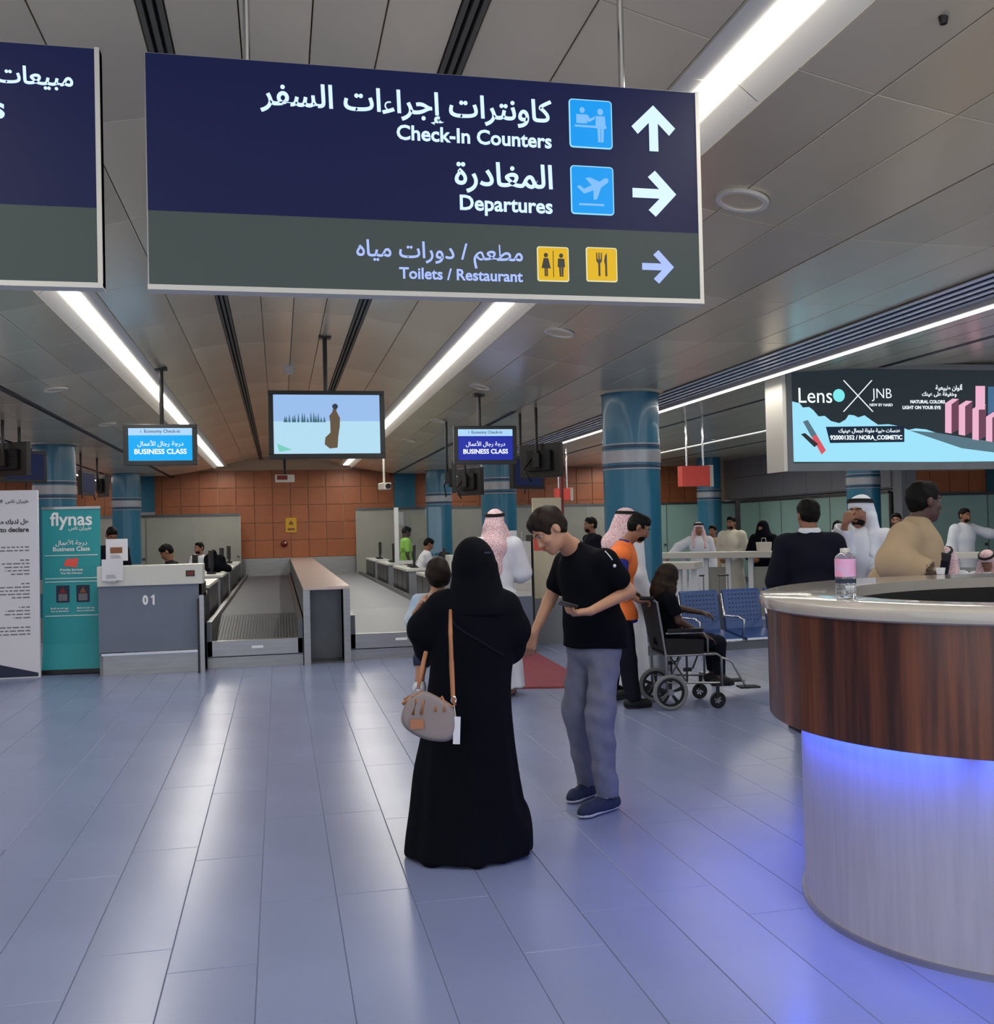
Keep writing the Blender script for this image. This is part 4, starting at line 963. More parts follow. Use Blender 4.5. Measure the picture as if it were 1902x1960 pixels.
MB().box(-.4, 2.25, .16, .24, .30, .38).build('beam', M_['steel_dark'], sb)
for x in (.45, 1.9): MB().box(x-.03, x+.03, .17, .23, .05, .30).box(x-.03, x+.03, -.05, .5, 0, .05).build('leg', M_['steel'], sb)

# ================================================================ wheelchair
def cam_dirs(px, D):
    """lateral and depth unit directions on the floor"""
    return Vector((math.cos(YAW), -math.sin(YAW), 0)), Vector((math.sin(YAW), math.cos(YAW), 0))
LAT, DEP = cam_dirs(0, 0)
wp = on_z(1284, 1360); fwd = (LAT*.966+DEP*.12).normalized(); wrz = math.atan2(fwd.y, fwd.x)
wc = root('wheelchair', 'folding transit wheelchair with grey tyres carrying a seated person', 'wheelchair', (wp.x, wp.y, 0), wrz)
def wheel(name, x, y, r, tr, spokes=5, par=wc):
    M = xf((x, y, r), rx=math.pi/2)
    o = root(name, None, None, (x, y, r)); o.parent = par; MW[o.name] = MW[par.name] @ Matrix.Translation((x, y, r))
    pr = [(r-2*tr, 0)] + [(r-tr+tr*math.cos(a), tr*math.sin(a)) for a in [math.pi-i*2*math.pi/10 for i in range(10)]]
    m = MB(); n = 32; k = 10; vs = []; fs = []
    for i in range(n):
        A = 2*math.pi*i/n
        for j in range(k):
            th = 2*math.pi*j/k; rr = r-tr+tr*math.cos(th); vs.append((rr*math.cos(A), tr*math.sin(th)*.9, rr*math.sin(A)))
    for i in range(n):
        for j in range(k): fs.append((i*k+j, i*k+(j+1) % k, ((i+1) % n)*k+(j+1) % k, ((i+1) % n)*k+j))
    m.add(vs, fs).build('tyre', M_['tyre_grey'] if r > .1 else M_['black'], o, smooth=True)
    m = MB(); ro = r-2*tr+.004; vs = []; fs = []
    for i in range(n):
        A = 2*math.pi*i/n
        for rr, yy in ((ro, -.012), (ro, .012), (ro-.018, .012), (ro-.018, -.012)): vs.append((rr*math.cos(A), yy, rr*math.sin(A)))
    for i in range(n):
        for j in range(4): fs.append((i*4+j, i*4+(j+1) % 4, ((i+1) % n)*4+(j+1) % 4, ((i+1) % n)*4+j))
    m.add(vs, fs).build('rim', M_['black'], o)
    for s in range(spokes):
        A = 2*math.pi*s/spokes+.3; c, q = math.cos(A), math.sin(A); w0, w1 = .018, .034
        m = MB(); a0 = Vector((c*.02, 0, q*.02)); a1 = Vector((c*(ro-.01), 0, q*(ro-.01))); pp = Vector((-q, 0, c))
        sc = r/.153; vv = [a0-pp*w0*sc/2, a0+pp*w0*sc/2, a1+pp*w1*sc/2, a1-pp*w1*sc/2]
        m.add([(v.x, v.y-.008, v.z) for v in vv]+[(v.x, v.y+.008, v.z) for v in vv], [(0, 1, 2, 3), (7, 6, 5, 4), (0, 4, 5, 1), (1, 5, 6, 2), (2, 6, 7, 3), (3, 7, 4, 0)]).build('spoke', M_['black'], o)
    MB().lathe([(0, -.02), (.028*sc, -.02), (.028*sc, .02), (0, .02)], 16, M=xf(rx=math.pi/2)).build('hub', M_['steel'], o)
    return o
WW = .46
for y, nm in ((0, 'near'), (WW, 'far')):
    tag(wheel('rear_wheel', 0, y, .155, .019)); tag(wheel('caster_wheel', .42, y+(.03 if y else .0), .072, .012, 6))
    s = MB()
    s.tube([(-.03, y, .155), (-.03, y, .47), (-.10, y, .93), (-.16, y, .97), (-.24, y, .97)], .011, 8)
    s.build('back_tube', M_['steel'], wc, smooth=True)
    MB().tube([(-.13, y, .965), (-.25, y, .97)], .018, 10).build('hand_grip', M_['black'], wc)
    MB().tube([(-.03, y, .47), (.42, y, .47), (.46, y, .44), (.46, y, .19)], .011, 8).build('seat_tube', M_['steel'], wc, smooth=True)
    MB().tube([(-.03, y, .24), (.44, y, .22)], .010, 8).build('lower_tube', M_['steel'], wc)
    MB().tube([(.42, y, .22), (.42, y, .09)], .016, 8).build('caster_fork', M_['black'], wc)
    MB().tube([(-.03, y, .66), (.30, y, .66), (.34, y, .60), (.34, y, .47)], .010, 8).build('arm_tube', M_['steel'], wc, smooth=True)
    MB().box(-.02, .30, y-.025, y+.025, .665, .70).build('armrest_pad', M_['black'], wc, bevel=.008)
    MB().tube([(.15, y, .47), (.15, y, .23)], .009, 8).build('upright', M_['black'], wc)
    MB().tube([(.20, y, .35), (.25, y, .47)], .008, 8).build('brake_lever', M_['black'], wc); MB().box(.12, .19, y-.015, y+.015, .33, .36).build('brake_clamp', M_['black'], wc)
    MB().tube([(.46, y, .44), (.55, y, .40), (.66, y, .20), (.70, y, .16)], .010, 8).build('leg_hanger', M_['steel'], wc, smooth=True)
    yi = y+.08 if y == 0 else y-.08
    MB().box(.62, .80, min(y, yi)-.02, max(y, yi)+.02, -.008, .008, M=xf((0, 0, .17), ry=-.0)).build('footplate', M_['black'], wc, bevel=.004)
    MB().prism([(-.02, .48), (.30, .48), (.30, .60), (-.04, .62)], -.004, .004, M=Matrix(((1, 0, 0, 0), (0, 0, -1, y+.012 if y else -.012), (0, 1, 0, 0), (0, 0, 0, 1)))).build('side_guard', M_['black_matte'], wc)
MB().box(-.03, .42, .01, WW-.01, .46, .485).build('seat_sling', M_['black_matte'], wc, bevel=.008)
MB().prism([(0, 0), (.03, 0), (-.06, .46), (-.09, .46)], .01, WW-.01, M=Matrix(((1, 0, 0, -.045), (0, 0, -1, WW), (0, 1, 0, .50), (0, 0, 0, 1)))).build('back_sling', M_['black_matte'], wc, bevel=.005)
MB().tube([(.15, 0, .23), (.1, WW, .46)], .009, 8).build('cross_brace', M_['steel'], wc); MB().tube([(.1, 0, .46), (.15, WW, .23)], .009, 8).build('cross_brace', M_['steel'], wc)

# ================================================================ white barrier tables in the back hall
def table(px0, px1, py, D0, D1, label, n=4):
    a = at(px0, py, D0); b = at(px1, py, D1); z = (a.z+b.z)/2; L = (b-a).length; rz = math.atan2(b.y-a.y, b.x-a.x)
    t = root('white_barrier', label, 'barrier', (a.x, a.y, 0), rz, 'white barriers in the back hall')
    MB().box(-.05, L+.05, -.2, .2, z-.06, z+.03).build('top_rail', M_['off_white'], t, bevel=.006)
    for i in range(n+1):
        x = i*L/n; MB().box(x-.035, x+.035, -.05, .05, 0, z-.06).build('post', M_['white_paint'], t)
    MB().box(0, L, -.015, .015, .15, .19).build('low_rail', M_['white_paint'], t)
    for i in range(n):
        if i % 2 == 0: MB().box(i*L/n+.035, (i+1)*L/n-.035, -.01, .01, .19, z-.2).build('panel', M_['frosted'], t)
table(1268, 1480, 1060, 15.6, 15.0, 'long white barrier behind the blue seats', 5)
table(1830, 1990, 1060, 15.3, 15.0, 'white barrier beside the far right white robed man', 3)
table(1268, 1330, 1080, 13.6, 13.4, 'short white barrier left, behind the wheelchair', 2)
def suitcase(px, py, D, w, h, m, label):
    p = at(px, py, D); t = root('suitcase', label, 'suitcase', (p.x, p.y, 0), .3, None)
    MB().box(-w/2, w/2, -.13, .13, .05, h).build('shell', M_[m], t, bevel=.03)
    for i in range(4): MB().box(-w*.35+i*w*.2, -w*.31+i*w*.2, -.137, -.128, .1, h-.06).build('rib', M_[m], t)
    for s in (-1, 1): MB().ball((s*w*.38, 0, .03), .03, 10).build('wheel', M_['black'], t); MB().tube([(s*.08, .08, h), (s*.08, .08, h+.25)], .008, 6).build('pull_rod', M_['steel'], t)
    MB().tube([(-.09, .08, h+.25), (.09, .08, h+.25)], .012, 8).build('pull_grip', M_['black'], t)
suitcase(1392, 1110, 14.0, .42, .62, 'grey_cloth', 'grey suitcase behind the blue seats'); suitcase(1345, 1110, 14.4, .3, .6, 'navy_fabric', 'small dark blue suitcase left of the grey suitcase')
# ================================================================ people: smooth distance-field bodies
def V(*a): return Vector(a)
def spl(x, xp, fp):
    """smooth interpolation through measured widths"""
    m = np.gradient(fp, xp); i = np.clip(np.searchsorted(xp, x)-1, 0, len(xp)-2); h = xp[i+1]-xp[i]; t = np.clip((x-xp[i])/h, 0, 1)
    return (2*t**3-3*t**2+1)*fp[i]+(t**3-2*t**2+t)*h*m[i]+(3*t**2-2*t**3)*fp[i+1]+(t**3-t**2)*h*m[i+1]
class Sdf:
    """ordered list of blended shapes; meshed with surface nets"""
    def __init__(s, vox=.012): s.vox = vox; s.ops = []
    def cap(s, a, b, ra, rb=None, k=.02, sub=False): s.ops.append(('cap', np.array(a, float), np.array(b, float), ra, ra if rb is None else rb, k, sub)); return s
    def chain(s, pts, rs, k=.02):
        for i in range(len(pts)-1): s.cap(pts[i], pts[i+1], rs[i], rs[i+1], k)
        return s
    def ell(s, c, r, R=None, k=.02, sub=False):
        r = np.array(r, float); s.ops.append(('ell', np.array(c, float), r, np.eye(3) if R is None else np.array(R, float), k, sub)); return s
    def frus(s, a, b, r0, r1, X, k=.03):
        """elliptical frustum from a (radii r0) to b (radii r1); X = direction of first radius"""
        s.ops.append(('frus', np.array(a, float), np.array(b, float), r0, r1, np.array(X, float), k, False)); return s
    def loft(s, rows, X, k=.03):
        """upright cloth body: rows of (z, cx, cy, half width, half depth)"""
        s.ops.append(('loft', sorted(rows), np.array(X, float), 0, 0, 0, k, False)); return s
    def cut(s, p, n): s.ops.append(('cut', np.array(p, float), np.array(n, float)/np.linalg.norm(np.array(n, float)))); return s
    def mesh(s):
        lo = np.full(3, 1e9); hi = -lo; bx = []
        for o in s.ops:
            if o[0] == 'cut': bx.append(None); continue
            if o[0] == 'cap': r = max(o[3], o[4]); l = np.minimum(o[1]-r, o[2]-r); h = np.maximum(o[1]+r, o[2]+r)
            elif o[0] == 'ell': e = np.sqrt(((o[3].T*o[2][:, None].T)**2).sum(1)) if False else np.sqrt(((o[3].T**2)@(o[2]**2))); l = o[1]-e; h = o[1]+e
            elif o[0] == 'loft':
                A = np.array(o[1]); r = A[:, 3:].max(); l = np.array([A[:, 1].min()-r, A[:, 2].min()-r, A[0, 0]]); h = np.array([A[:, 1].max()+r, A[:, 2].max()+r, A[-1, 0]])
            else: r = max(*o[3], *o[4]); l = np.minimum(o[1], o[2])-r; h = np.maximum(o[1], o[2])+r
            bx.append((l, h))
            if not o[-1]: lo = np.minimum(lo, l); hi = np.maximum(hi, h)
        v = s.vox; lo = lo-3*v; n = np.ceil((hi+3*v-lo)/v).astype(int)+1
        G = np.full(n, 1.0, np.float32)
        ax = [lo[i]+v*np.arange(n[i]) for i in range(3)]
        for o, b in zip(s.ops, bx):
            if o[0] == 'cut':
                d = (ax[0][:, None, None]-o[1][0])*o[2][0]+(ax[1][None, :, None]-o[1][1])*o[2][1]+(ax[2][None, None, :]-o[1][2])*o[2][2]
                G = np.maximum(G, d.astype(np.float32)); continue
            k = o[-2]; pad = k+3*v
            i0 = np.maximum(0, np.floor((b[0]-pad-lo)/v).astype(int)); i1 = np.minimum(n, np.ceil((b[1]+pad-lo)/v).astype(int)+1)
            if (i1 <= i0).any(): continue
            x = ax[0][i0[0]:i1[0], None, None]; y = ax[1][None, i0[1]:i1[1], None]; z = ax[2][None, None, i0[2]:i1[2]]
            if o[0] == 'cap':
                a, bb, ra, rb = o[1:5]; d = bb-a; L2 = max(d@d, 1e-9)
                px, py, pz = x-a[0], y-a[1], z-a[2]
                t = np.clip((px*d[0]+py*d[1]+pz*d[2])/L2, 0, 1)
                D = np.sqrt((px-t*d[0])**2+(py-t*d[1])**2+(pz-t*d[2])**2)-(ra+(rb-ra)*t)
            elif o[0] == 'ell':
                c, r, R = o[1:4]; px, py, pz = x-c[0], y-c[1], z-c[2]
                q = [(px*R[i][0]+py*R[i][1]+pz*R[i][2]) for i in range(3)]
                k0 = np.sqrt(sum((q[i]/r[i])**2 for i in range(3))); k1 = np.sqrt(sum((q[i]/r[i]**2)**2 for i in range(3)))+1e-9
                D = k0*(k0-1)/k1
            elif o[0] == 'loft':
                A = np.array(o[1]); zz = z.ravel(); X = o[2]/np.linalg.norm(o[2]); I = [spl(zz, A[:, 0], A[:, j])[None, None, :] for j in range(1, 5)]
                px, py = x-I[0], y-I[1]; qx = px*X[0]+py*X[1]; qy = -px*X[1]+py*X[0]; mn = np.minimum(I[2], I[3])
                D = (np.sqrt((qx/I[2])**2+(qy/I[3])**2)-1)*mn*.9; D = np.maximum(D, np.maximum(A[0, 0]-z, z-A[-1, 0]))
            else:
                a, bb, r0, r1, X = o[1:6]; d = bb-a; L = np.linalg.norm(d); w = d/L; X = X-w*(X@w); X = X/np.linalg.norm(X); Yv = np.cross(w, X)
                px, py, pz = x-a[0], y-a[1], z-a[2]; t = px*w[0]+py*w[1]+pz*w[2]; tt = np.clip(t/L, 0, 1)
                qx = px*X[0]+py*X[1]+pz*X[2]; qy = px*Yv[0]+py*Yv[1]+pz*Yv[2]
                rx = r0[0]+(r1[0]-r0[0])*tt; ry = r0[1]+(r1[1]-r0[1])*tt
                D = (np.sqrt((qx/rx)**2+(qy/ry)**2)-1)*np.minimum(rx, ry)
                D = np.maximum(D, np.maximum(-t, t-L))
            D = D.astype(np.float32); g = G[i0[0]:i1[0], i0[1]:i1[1], i0[2]:i1[2]]
            if o[-1]:
                h = np.clip(.5-.5*(g+D)/max(k, 1e-4), 0, 1); g[...] = g*(1-h)+(-D)*h+max(k, 1e-4)*h*(1-h)
            else:
                h = np.clip(.5+.5*(g-D)/max(k, 1e-4), 0, 1); g[...] = g*(1-h)+D*h-max(k, 1e-4)*h*(1-h)
        ins = G < 0; c = ins[:-1, :-1, :-1].astype(np.int8)
        cr = [(i, j, l) for i in (0, 1) for j in (0, 1) for l in (0, 1)]
        sm = np.zeros(c.shape, np.int8)
        for i, j, l in cr: sm += ins[i:n[0]-1+i, j:n[1]-1+j, l:n[2]-1+l]
        act = (sm > 0) & (sm < 8); I = np.argwhere(act); idx = np.full(act.shape, -1, np.int32); idx[act] = np.arange(len(I))
        val = {q: G[I[:, 0]+q[0], I[:, 1]+q[1], I[:, 2]+q[2]] for q in cr}
        acc = np.zeros((len(I), 3)); cn = np.zeros(len(I))
        for p in cr:
            for a in range(3):
                if p[a]: continue
                q = list(p); q[a] = 1; q = tuple(q); va, vb = val[p], val[q]; m = (va < 0) != (vb < 0)
                t = np.where(m, va/np.where(m, va-vb, 1), 0); P = np.tile(np.array(p, float), (len(I), 1)); P[:, a] += t
                acc[m] += P[m]; cn[m] += 1
        vs = lo+v*(I+acc/cn[:, None]); fs = []
        for a in range(3):
            b_, c_ = [(1, 2), (2, 0), (0, 1)][a]
            sl0 = [slice(1, -1)]*3; sl0[a] = slice(0, n[a]-1); sl1 = list(sl0); sl1[a] = slice(1, n[a])
            A, B = ins[tuple(sl0)], ins[tuple(sl1)]; E = np.argwhere(A != B); off = np.array([1, 1, 1]); off[a] = 0; E2 = E+off
            ok = np.ones(len(E2), bool)
            def id_(db, dc):
                Q = E2.copy(); Q[:, b_] -= db; Q[:, c_] -= dc; return idx[Q[:, 0], Q[:, 1], Q[:, 2]]
            q = np.stack([id_(1, 1), id_(0, 1), id_(0, 0), id_(1, 0)], 1); flip = ~A[E[:, 0], E[:, 1], E[:, 2]]
            q[flip] = q[flip][:, ::-1]; fs.append(q[(q >= 0).all(1)])
        return vs, np.concatenate(fs)
    def build(s, name, m, parent, disp=None, label=None):
        vs, fs = s.mesh()
        if disp is not None:
            fn = np.cross(vs[fs[:, 2]]-vs[fs[:, 0]], vs[fs[:, 3]]-vs[fs[:, 1]]); vn = np.zeros_like(vs)
            for i in range(4): np.add.at(vn, fs[:, i], fn)
            vn /= np.linalg.norm(vn, axis=1)[:, None]+1e-9; vs = vs+vn*disp(vs)[:, None]
        Mi = np.array(MW[parent.name].inverted()); vs = vs@Mi[:3, :3].T+Mi[:3, 3]
        me = bpy.data.meshes.new(name); nv, nf = len(vs), len(fs)
        me.vertices.add(nv); me.vertices.foreach_set('co', vs.astype(np.float32).ravel())
        me.loops.add(nf*4); me.loops.foreach_set('vertex_index', fs.astype(np.int32).ravel())
        me.polygons.add(nf); me.polygons.foreach_set('loop_start', np.arange(0, nf*4, 4, dtype=np.int32)); me.polygons.foreach_set('loop_total', np.full(nf, 4, np.int32))
        me.update(calc_edges=True); me.polygons.foreach_set('use_smooth', np.ones(nf, bool)); me.materials.append(M_[m]); me.update()
        o = bpy.data.objects.new(name, me); COL.objects.link(o); o.parent = parent; MW[o.name] = MW[parent.name].copy()
        if label: o['label'] = label
        return o
from mathutils.bvhtree import BVHTree
def stick(o, pts, off=.003):
    """points on the surface of o, found along lines given as pixel pairs"""
    M = MW[o.name]; bv = BVHTree.FromPolygons([M @ v.co for v in o.data.vertices], [tuple(p.vertices) for p in o.data.polygons]); out = []
    for px, py in pts:
        d = ray(px, py); h = bv.ray_cast(CO, d.normalized())
        if h[0] is not None: out.append(h[0]-d.normalized()*off)
    return out
def folds(z0, z1, amp, freq=9, seed=0, cen=(0, 0)):
    """soft vertical cloth folds growing from z1 down to z0"""
    def f(P):
        a = np.arctan2(P[:, 1]-cen[1], P[:, 0]-cen[0]); w = np.clip((z1-P[:, 2])/(z1-z0), 0, 1)
        return amp*w*(np.sin(a*freq+seed)*.6+np.sin(a*freq*1.73+seed*2+P[:, 2]*2)*.4)
    return f
def crumple(amp, sc=28, seed=0):
    def f(P): return amp*(np.sin(P[:, 2]*sc+P[:, 0]*sc*.5+seed)*.5+np.sin(P[:, 0]*sc*.9-P[:, 1]*sc*.7+P[:, 2]*sc*.4+seed*1.7)*.5)
    return f
def unit(v): v = np.array(v, float); return v/np.linalg.norm(v)
def frame(fwd, up):
    """rows: right, forward, up"""
    f = unit(fwd); u = np.array(up, float); u = unit(u-f*(u@f)); r = np.cross(f, u); return np.array([r, f, u])
def head_sdf(S, c, R, k=1.0, fine=True):
    T = lambda x, y, z: np.array(c)+k*(x*R[0]+y*R[1]+z*R[2])
    S.ell(T(0, -.012, .035), np.array((.074, .094, .085))*k, R, .02)
    S.ell(T(0, .026, -.03), np.array((.058, .062, .082))*k, R, .03*k)
    S.ell(T(0, .036, -.072), np.array((.044, .046, .036))*k, R, .03*k)
    S.cap(T(0, .066, -.1), T(0, .06, -.095), .017*k, k=.03*k)
    S.cap(T(0, .086, .006), T(0, .106, -.034), .009*k, .013*k, .012*k)
    for s in (-1, 1):
        S.ell(T(s*.014, .094, -.038), np.array((.010, .011, .009))*k, R, .008*k)
        S.ell(T(s*.031, .096, .010), np.array((.016, .012, .008))*k, R, .008*k, sub=True)
        S.cap(T(s*.014, .088, .027), T(s*.046, .077, .026), .008*k, k=.01*k)
        S.ell(T(s*.076, -.008, -.008), np.array((.010, .020, .032))*k, R, .008*k)
        S.ell(T(s*.034, .066, -.025), np.array((.022, .02, .02))*k, R, .02*k)
    S.ell(T(0, .088, -.060), np.array((.022, .011, .006))*k, R, .006*k); S.ell(T(0, .086, -.070), np.array((.020, .011, .007))*k, R, .006*k)
def face_parts(t, body, c, R, k=1.0, skin='skin_mid', beard=None, brow='hair_black'):
    Mi = MW[t.name].inverted(); T = lambda x, y, z: Mi @ Vector(np.array(c)+k*(x*R[0]+y*R[1]+z*R[2]))
    for s in (-1, 1):
        e = T(s*.031, .0735, .010); MB().ball(e, .0108*k, 10).build('eye', M_['eye_white'], t, smooth=True)
        MB().ball(T(s*.031, .0805, .010), .0052*k, 8).build('iris', M_['black'], t, smooth=True)
        MB().tube([T(s*.014, .094, .027), T(s*.03, .089, .032), T(s*.047, .078, .028)], .0035*k, 6).build('eyebrow', M_[brow], t)
    MB().tube([T(-.02, .094, -.064), T(-.007, .1, -.062), T(.007, .1, -.062), T(.02, .094, -.064)], .0045*k, 6).build('lips', M_['lips'], t, smooth=True)
def hair_cap(t, c, R, k=1.0, m='hair_black', vox=.008, full=False, label=None, thick=0.0, low=-.045):
    S = Sdf(vox); T = lambda x, y, z: np.array(c)+k*(x*R[0]+y*R[1]+z*R[2])
    S.ell(T(0, -.015, .038), np.array((.078+thick*.6, .099+thick, .089+thick))*k, R); S.ell(T(0, -.040, -.012), np.array((.066+thick*.4, .064+thick*.4, .062))*k, R, .03)
    S.ell(T(0, .04, .085), np.array((.05, .035, .03))*k, R, .03)
    S.ell(T(0, .10, -.02), np.array((.085, .062, .082))*k, R, .01, sub=True)
    S.ell(T(.082, .004, -.022), np.array((.024, .034, .036))*k, R, .008, sub=True); S.ell(T(-.082, .004, -.022), np.array((.024, .034, .036))*k, R, .008, sub=True)
    S.cut(T(0, 0, low), -R[2]*.8+R[1]*.45 if low > -.06 else -R[2]); return S.build('hair', m, t, disp=crumple(.0035, 95), label=label)
def beard(t, c, R, k=1.0, m='hair_black', vox=.008):
    S = Sdf(vox); T = lambda x, y, z: np.array(c)+k*(x*R[0]+y*R[1]+z*R[2])
    S.ell(T(0, .036, -.066), np.array((.054, .060, .053))*k, R, .02); S.cut(T(0, .02, -.045), R[2]*1.0+R[1]*-.35); S.ell(T(0, .1, -.062), np.array((.022, .018, .012))*k, R, .006, sub=True)
    S.cap(T(-.024, .098, -.052), T(.024, .098, -.052), .0042*k, k=.004); return S.build('beard', m, t)
def hand_sdf(S, w, d, pn, side, k=1.0, curl=.5, rmin=0.0, curls=None, thumb=.5):
    """w wrist, d hand direction, pn palm normal, side = thumb side"""
    w = np.array(w, float); d = unit(d); pn = np.array(pn, float); pn = unit(pn-d*(pn@d)); side = np.array(side, float); side = unit(side-d*(side@d)-pn*(side@pn))
    for i in range(4):
        S.cap(w+d*.012*k+side*(.014-.009*i)*k, w+d*(.090-.004*abs(i-1))*k+side*(.031-.0205*i)*k, max(.016*k, rmin), max(.0125*k, rmin), .014*k)
    S.ell(w+d*.045*k+side*.02*k+pn*.008*k, np.array((.022, .034, .016))*k, np.array([side, d, pn]), .012*k)
    for i in range(4):
        c = curls[i] if curls else curl; L = (.074, .082, .076, .060)[i]*k; p = w+d*(.090-.004*abs(i-1))*k+side*(.031-.0205*i)*k
        a = 0; sp = side*(.10-.06*i)
        for j, (f, bend) in enumerate(((.46, 55), (.30, 75), (.24, 50))):
            a += math.radians(bend)*c; q = p+unit(d*math.cos(a)+pn*math.sin(a)+sp*.6)*L*f
            r0 = (.0095, .0085, .0078, .007)[j]*k; r1 = (.0095, .0085, .0078, .0068)[j+1]*k
            S.cap(p, q, max(r0, rmin), max(r1, rmin), .003*k); p = q
    p = w+d*.028*k+side*.028*k; q = p+unit(d*.75+side*.62+pn*.35)*.042*k; e = q+unit(d*.9+side*(.3-.4*thumb)+pn*.4*thumb)*.034*k; g = e+unit(d*.95+side*(.1-.4*thumb)+pn*.5*thumb)*.026*k
    S.cap(p, q, max(.014*k, rmin), max(.0115*k, rmin), .01*k).cap(q, e, max(.011*k, rmin), max(.0095*k, rmin), .003*k).cap(e, g, max(.0095*k, rmin), max(.0078*k, rmin), .003*k)

class Fig:
    """a person in a metric frame: x to the person's right, y forward, z up"""
    def __init__(s, label, x, y, yaw, H=1.72, z=0.0, vox=.014, build=1.0):
        s.t = root('person', label, 'person', (x, y, z), yaw); s.M = MW[s.t.name]; s.H = H; s.k = H/1.75; s.vox = vox; s.b = build; k = s.k
        J = dict(hip=(0, 0, .92), waist=(0, 0, 1.08), chest=(0, .01, 1.28), neck=(0, -.01, 1.47), head=(0, .02, 1.625))
        for sd, n in ((1, 'R'), (-1, 'L')):
            J['hip'+n] = (sd*.09, 0, .90); J['knee'+n] = (sd*.10, .02, .49); J['ank'+n] = (sd*.10, -.02, .085); J['toe'+n] = (sd*.115, .15, .03)
            J['sh'+n] = (sd*.185, -.01, 1.41); J['el'+n] = (sd*.235, -.03, 1.12); J['wr'+n] = (sd*.25, .06, .87)
        s.J = {q: np.array(s.M @ Vector([c*k for c in v])) for q, v in J.items()}
        Rm = np.array(s.M.to_3x3()); s.Rx, s.Ry, s.Rz = Rm[:, 0], Rm[:, 1], Rm[:, 2]
        s.hf = s.Ry.copy(); s.hu = s.Rz.copy()
    def loc(s, **kw):
        for q, v in kw.items(): s.J[q] = np.array(s.M @ Vector([c*s.k for c in v]))
        return s
    def w(s, **kw):
        for q, v in kw.items(): s.J[q] = np.array(v, float)
        return s
    def look(s, yaw=0, pitch=0, tilt=0):
        """yaw to the person's right, pitch down, tilt to the right (degrees)"""
        a, p, r = (math.radians(q) for q in (yaw, pitch, tilt))
        f = s.Ry*math.cos(a)+s.Rx*math.sin(a); rt = s.Rx*math.cos(a)-s.Ry*math.sin(a)
        s.hf = f*math.cos(p)-s.Rz*math.sin(p); u = s.Rz*math.cos(p)+f*math.sin(p); s.hu = u*math.cos(r)+rt*math.sin(r); return s
    def HR(s): return frame(s.hf, s.hu)
    def torso(s, S, g=0.0, k=.05, long=0.0):
        J = s.J; q = s.k; b = s.b; side = unit(J['shR']-J['shL']); up = unit(J['neck']-J['hip']); R = frame(np.cross(up, side), up); R = np.array([side, np.cross(up, side), up])
        hs = unit(J['hipR']-J['hipL']); R2 = np.array([hs, np.cross(unit(J['waist']-J['hip']), hs), unit(J['waist']-J['hip'])]); R2[2] = np.cross(R2[0], R2[1])
        S.ell(J['hip'], np.array((.165*b+g, .120*b+g, .13+g))*q, R2, k); S.ell(J['waist'], np.array((.145*b+g, .110*b+g, .14+g))*q, R, k)
        S.ell(J['chest'], np.array((.165*b+g, .118*b+g, .17+g))*q, R, k); S.cap(J['shR']*.92+J['shL']*.08, J['shL']*.92+J['shR']*.08, (.062+g)*q, k=k)
        S.cap(J['chest']+(J['neck']-J['chest'])*.5, J['neck'], (.075+g)*q, (.058+g*.4)*q, k)
    def body(s, skin='skin_mid', vox=None, hands=True, curl=.45, handspec=None, feet=True, head=True):
        J = s.J; q = s.k; S = Sdf(vox or s.vox); s.torso(S, -.012)
        for n in 'RL':
            S.chain([J['hip'+n], J['knee'+n], J['ank'+n]], [.078*q, .052*q, .036*q], .03)
            if feet: S.cap(J['ank'+n]-(0, 0, .03*q), J['toe'+n], .036*q, .026*q, .02)
            S.chain([J['sh'+n], J['el'+n]], [.048*q, .038*q], .03); S.cap(J['el'+n], J['wr'+n], .038*q, .024*q, .015)
            if hands:
                d = unit(J['wr'+n]-J['el'+n]); sp = (handspec or {}).get(n, {})
                sd = 1 if n == 'R' else -1; pn = sp.get('pn', -s.Rx*sd); th = sp.get('side', s.Ry)
                hand_sdf(S, J['wr'+n], sp.get('d', d), pn, th, q*sp.get('k', 1.0), sp.get('curl', curl), rmin=(vox or s.vox)*.62, curls=sp.get('curls'), thumb=sp.get('thumb', .5))
        R = s.HR(); S.cap(J['neck']-(0, 0, .02), J['head']-R[2]*.05*q-R[1]*.02*q, .056*q, .052*q, .02)
        if head: head_sdf(S, J['head'], R, q)
        return S.build('body', skin, s.t)
    def head_bits(s, hair='hair_black', facial=False, face=True, thick=0.0, vox=None, low=-.045):
        if face: face_parts(s.t, None, s.J['head'], s.HR(), s.k)
        if hair: hair_cap(s.t, s.J['head'], s.HR(), s.k, hair, vox or min(s.vox, .011), thick=thick, low=low)
        if facial: beard(s.t, s.J['head'], s.HR(), s.k, vox=min(s.vox, .01))
        return s
    def shirt(s, m, sleeve=.55, g=.012, hem=None, name='shirt', loose=0.0, disp=None, vox=None, full=False, vneck=True):
        J = s.J; q = s.k; S = Sdf(vox or s.vox); s.torso(S, g, .05)
        if hem is not None: S.cap(J['hip'], J['hip']-(0, 0, hem*q), (.14+g+loose)*q, (.145+g+loose)*q, .05)
        for n in 'RL':
            e = J['sh'+n]+(J['el'+n]-J['sh'+n])*min(1, sleeve/.5)*(1 if full else 1)
            S.cap(J['sh'+n], e, (.058+g)*q, (.052+g+loose)*q, .03)
            if sleeve > .5:
                w = J['el'+n]+(J['wr'+n]-J['el'+n])*(sleeve-.5)*2; S.cap(J['el'+n], w, (.048+g+loose)*q, (.036+g*.6+loose)*q, .02)
        if hem is not None: S.cut(J['hip']-(0, 0, hem*q), (0, 0, -1))
        S.cut(J['neck']+(0, 0, .035*q), unit(J['neck']-J['chest']))
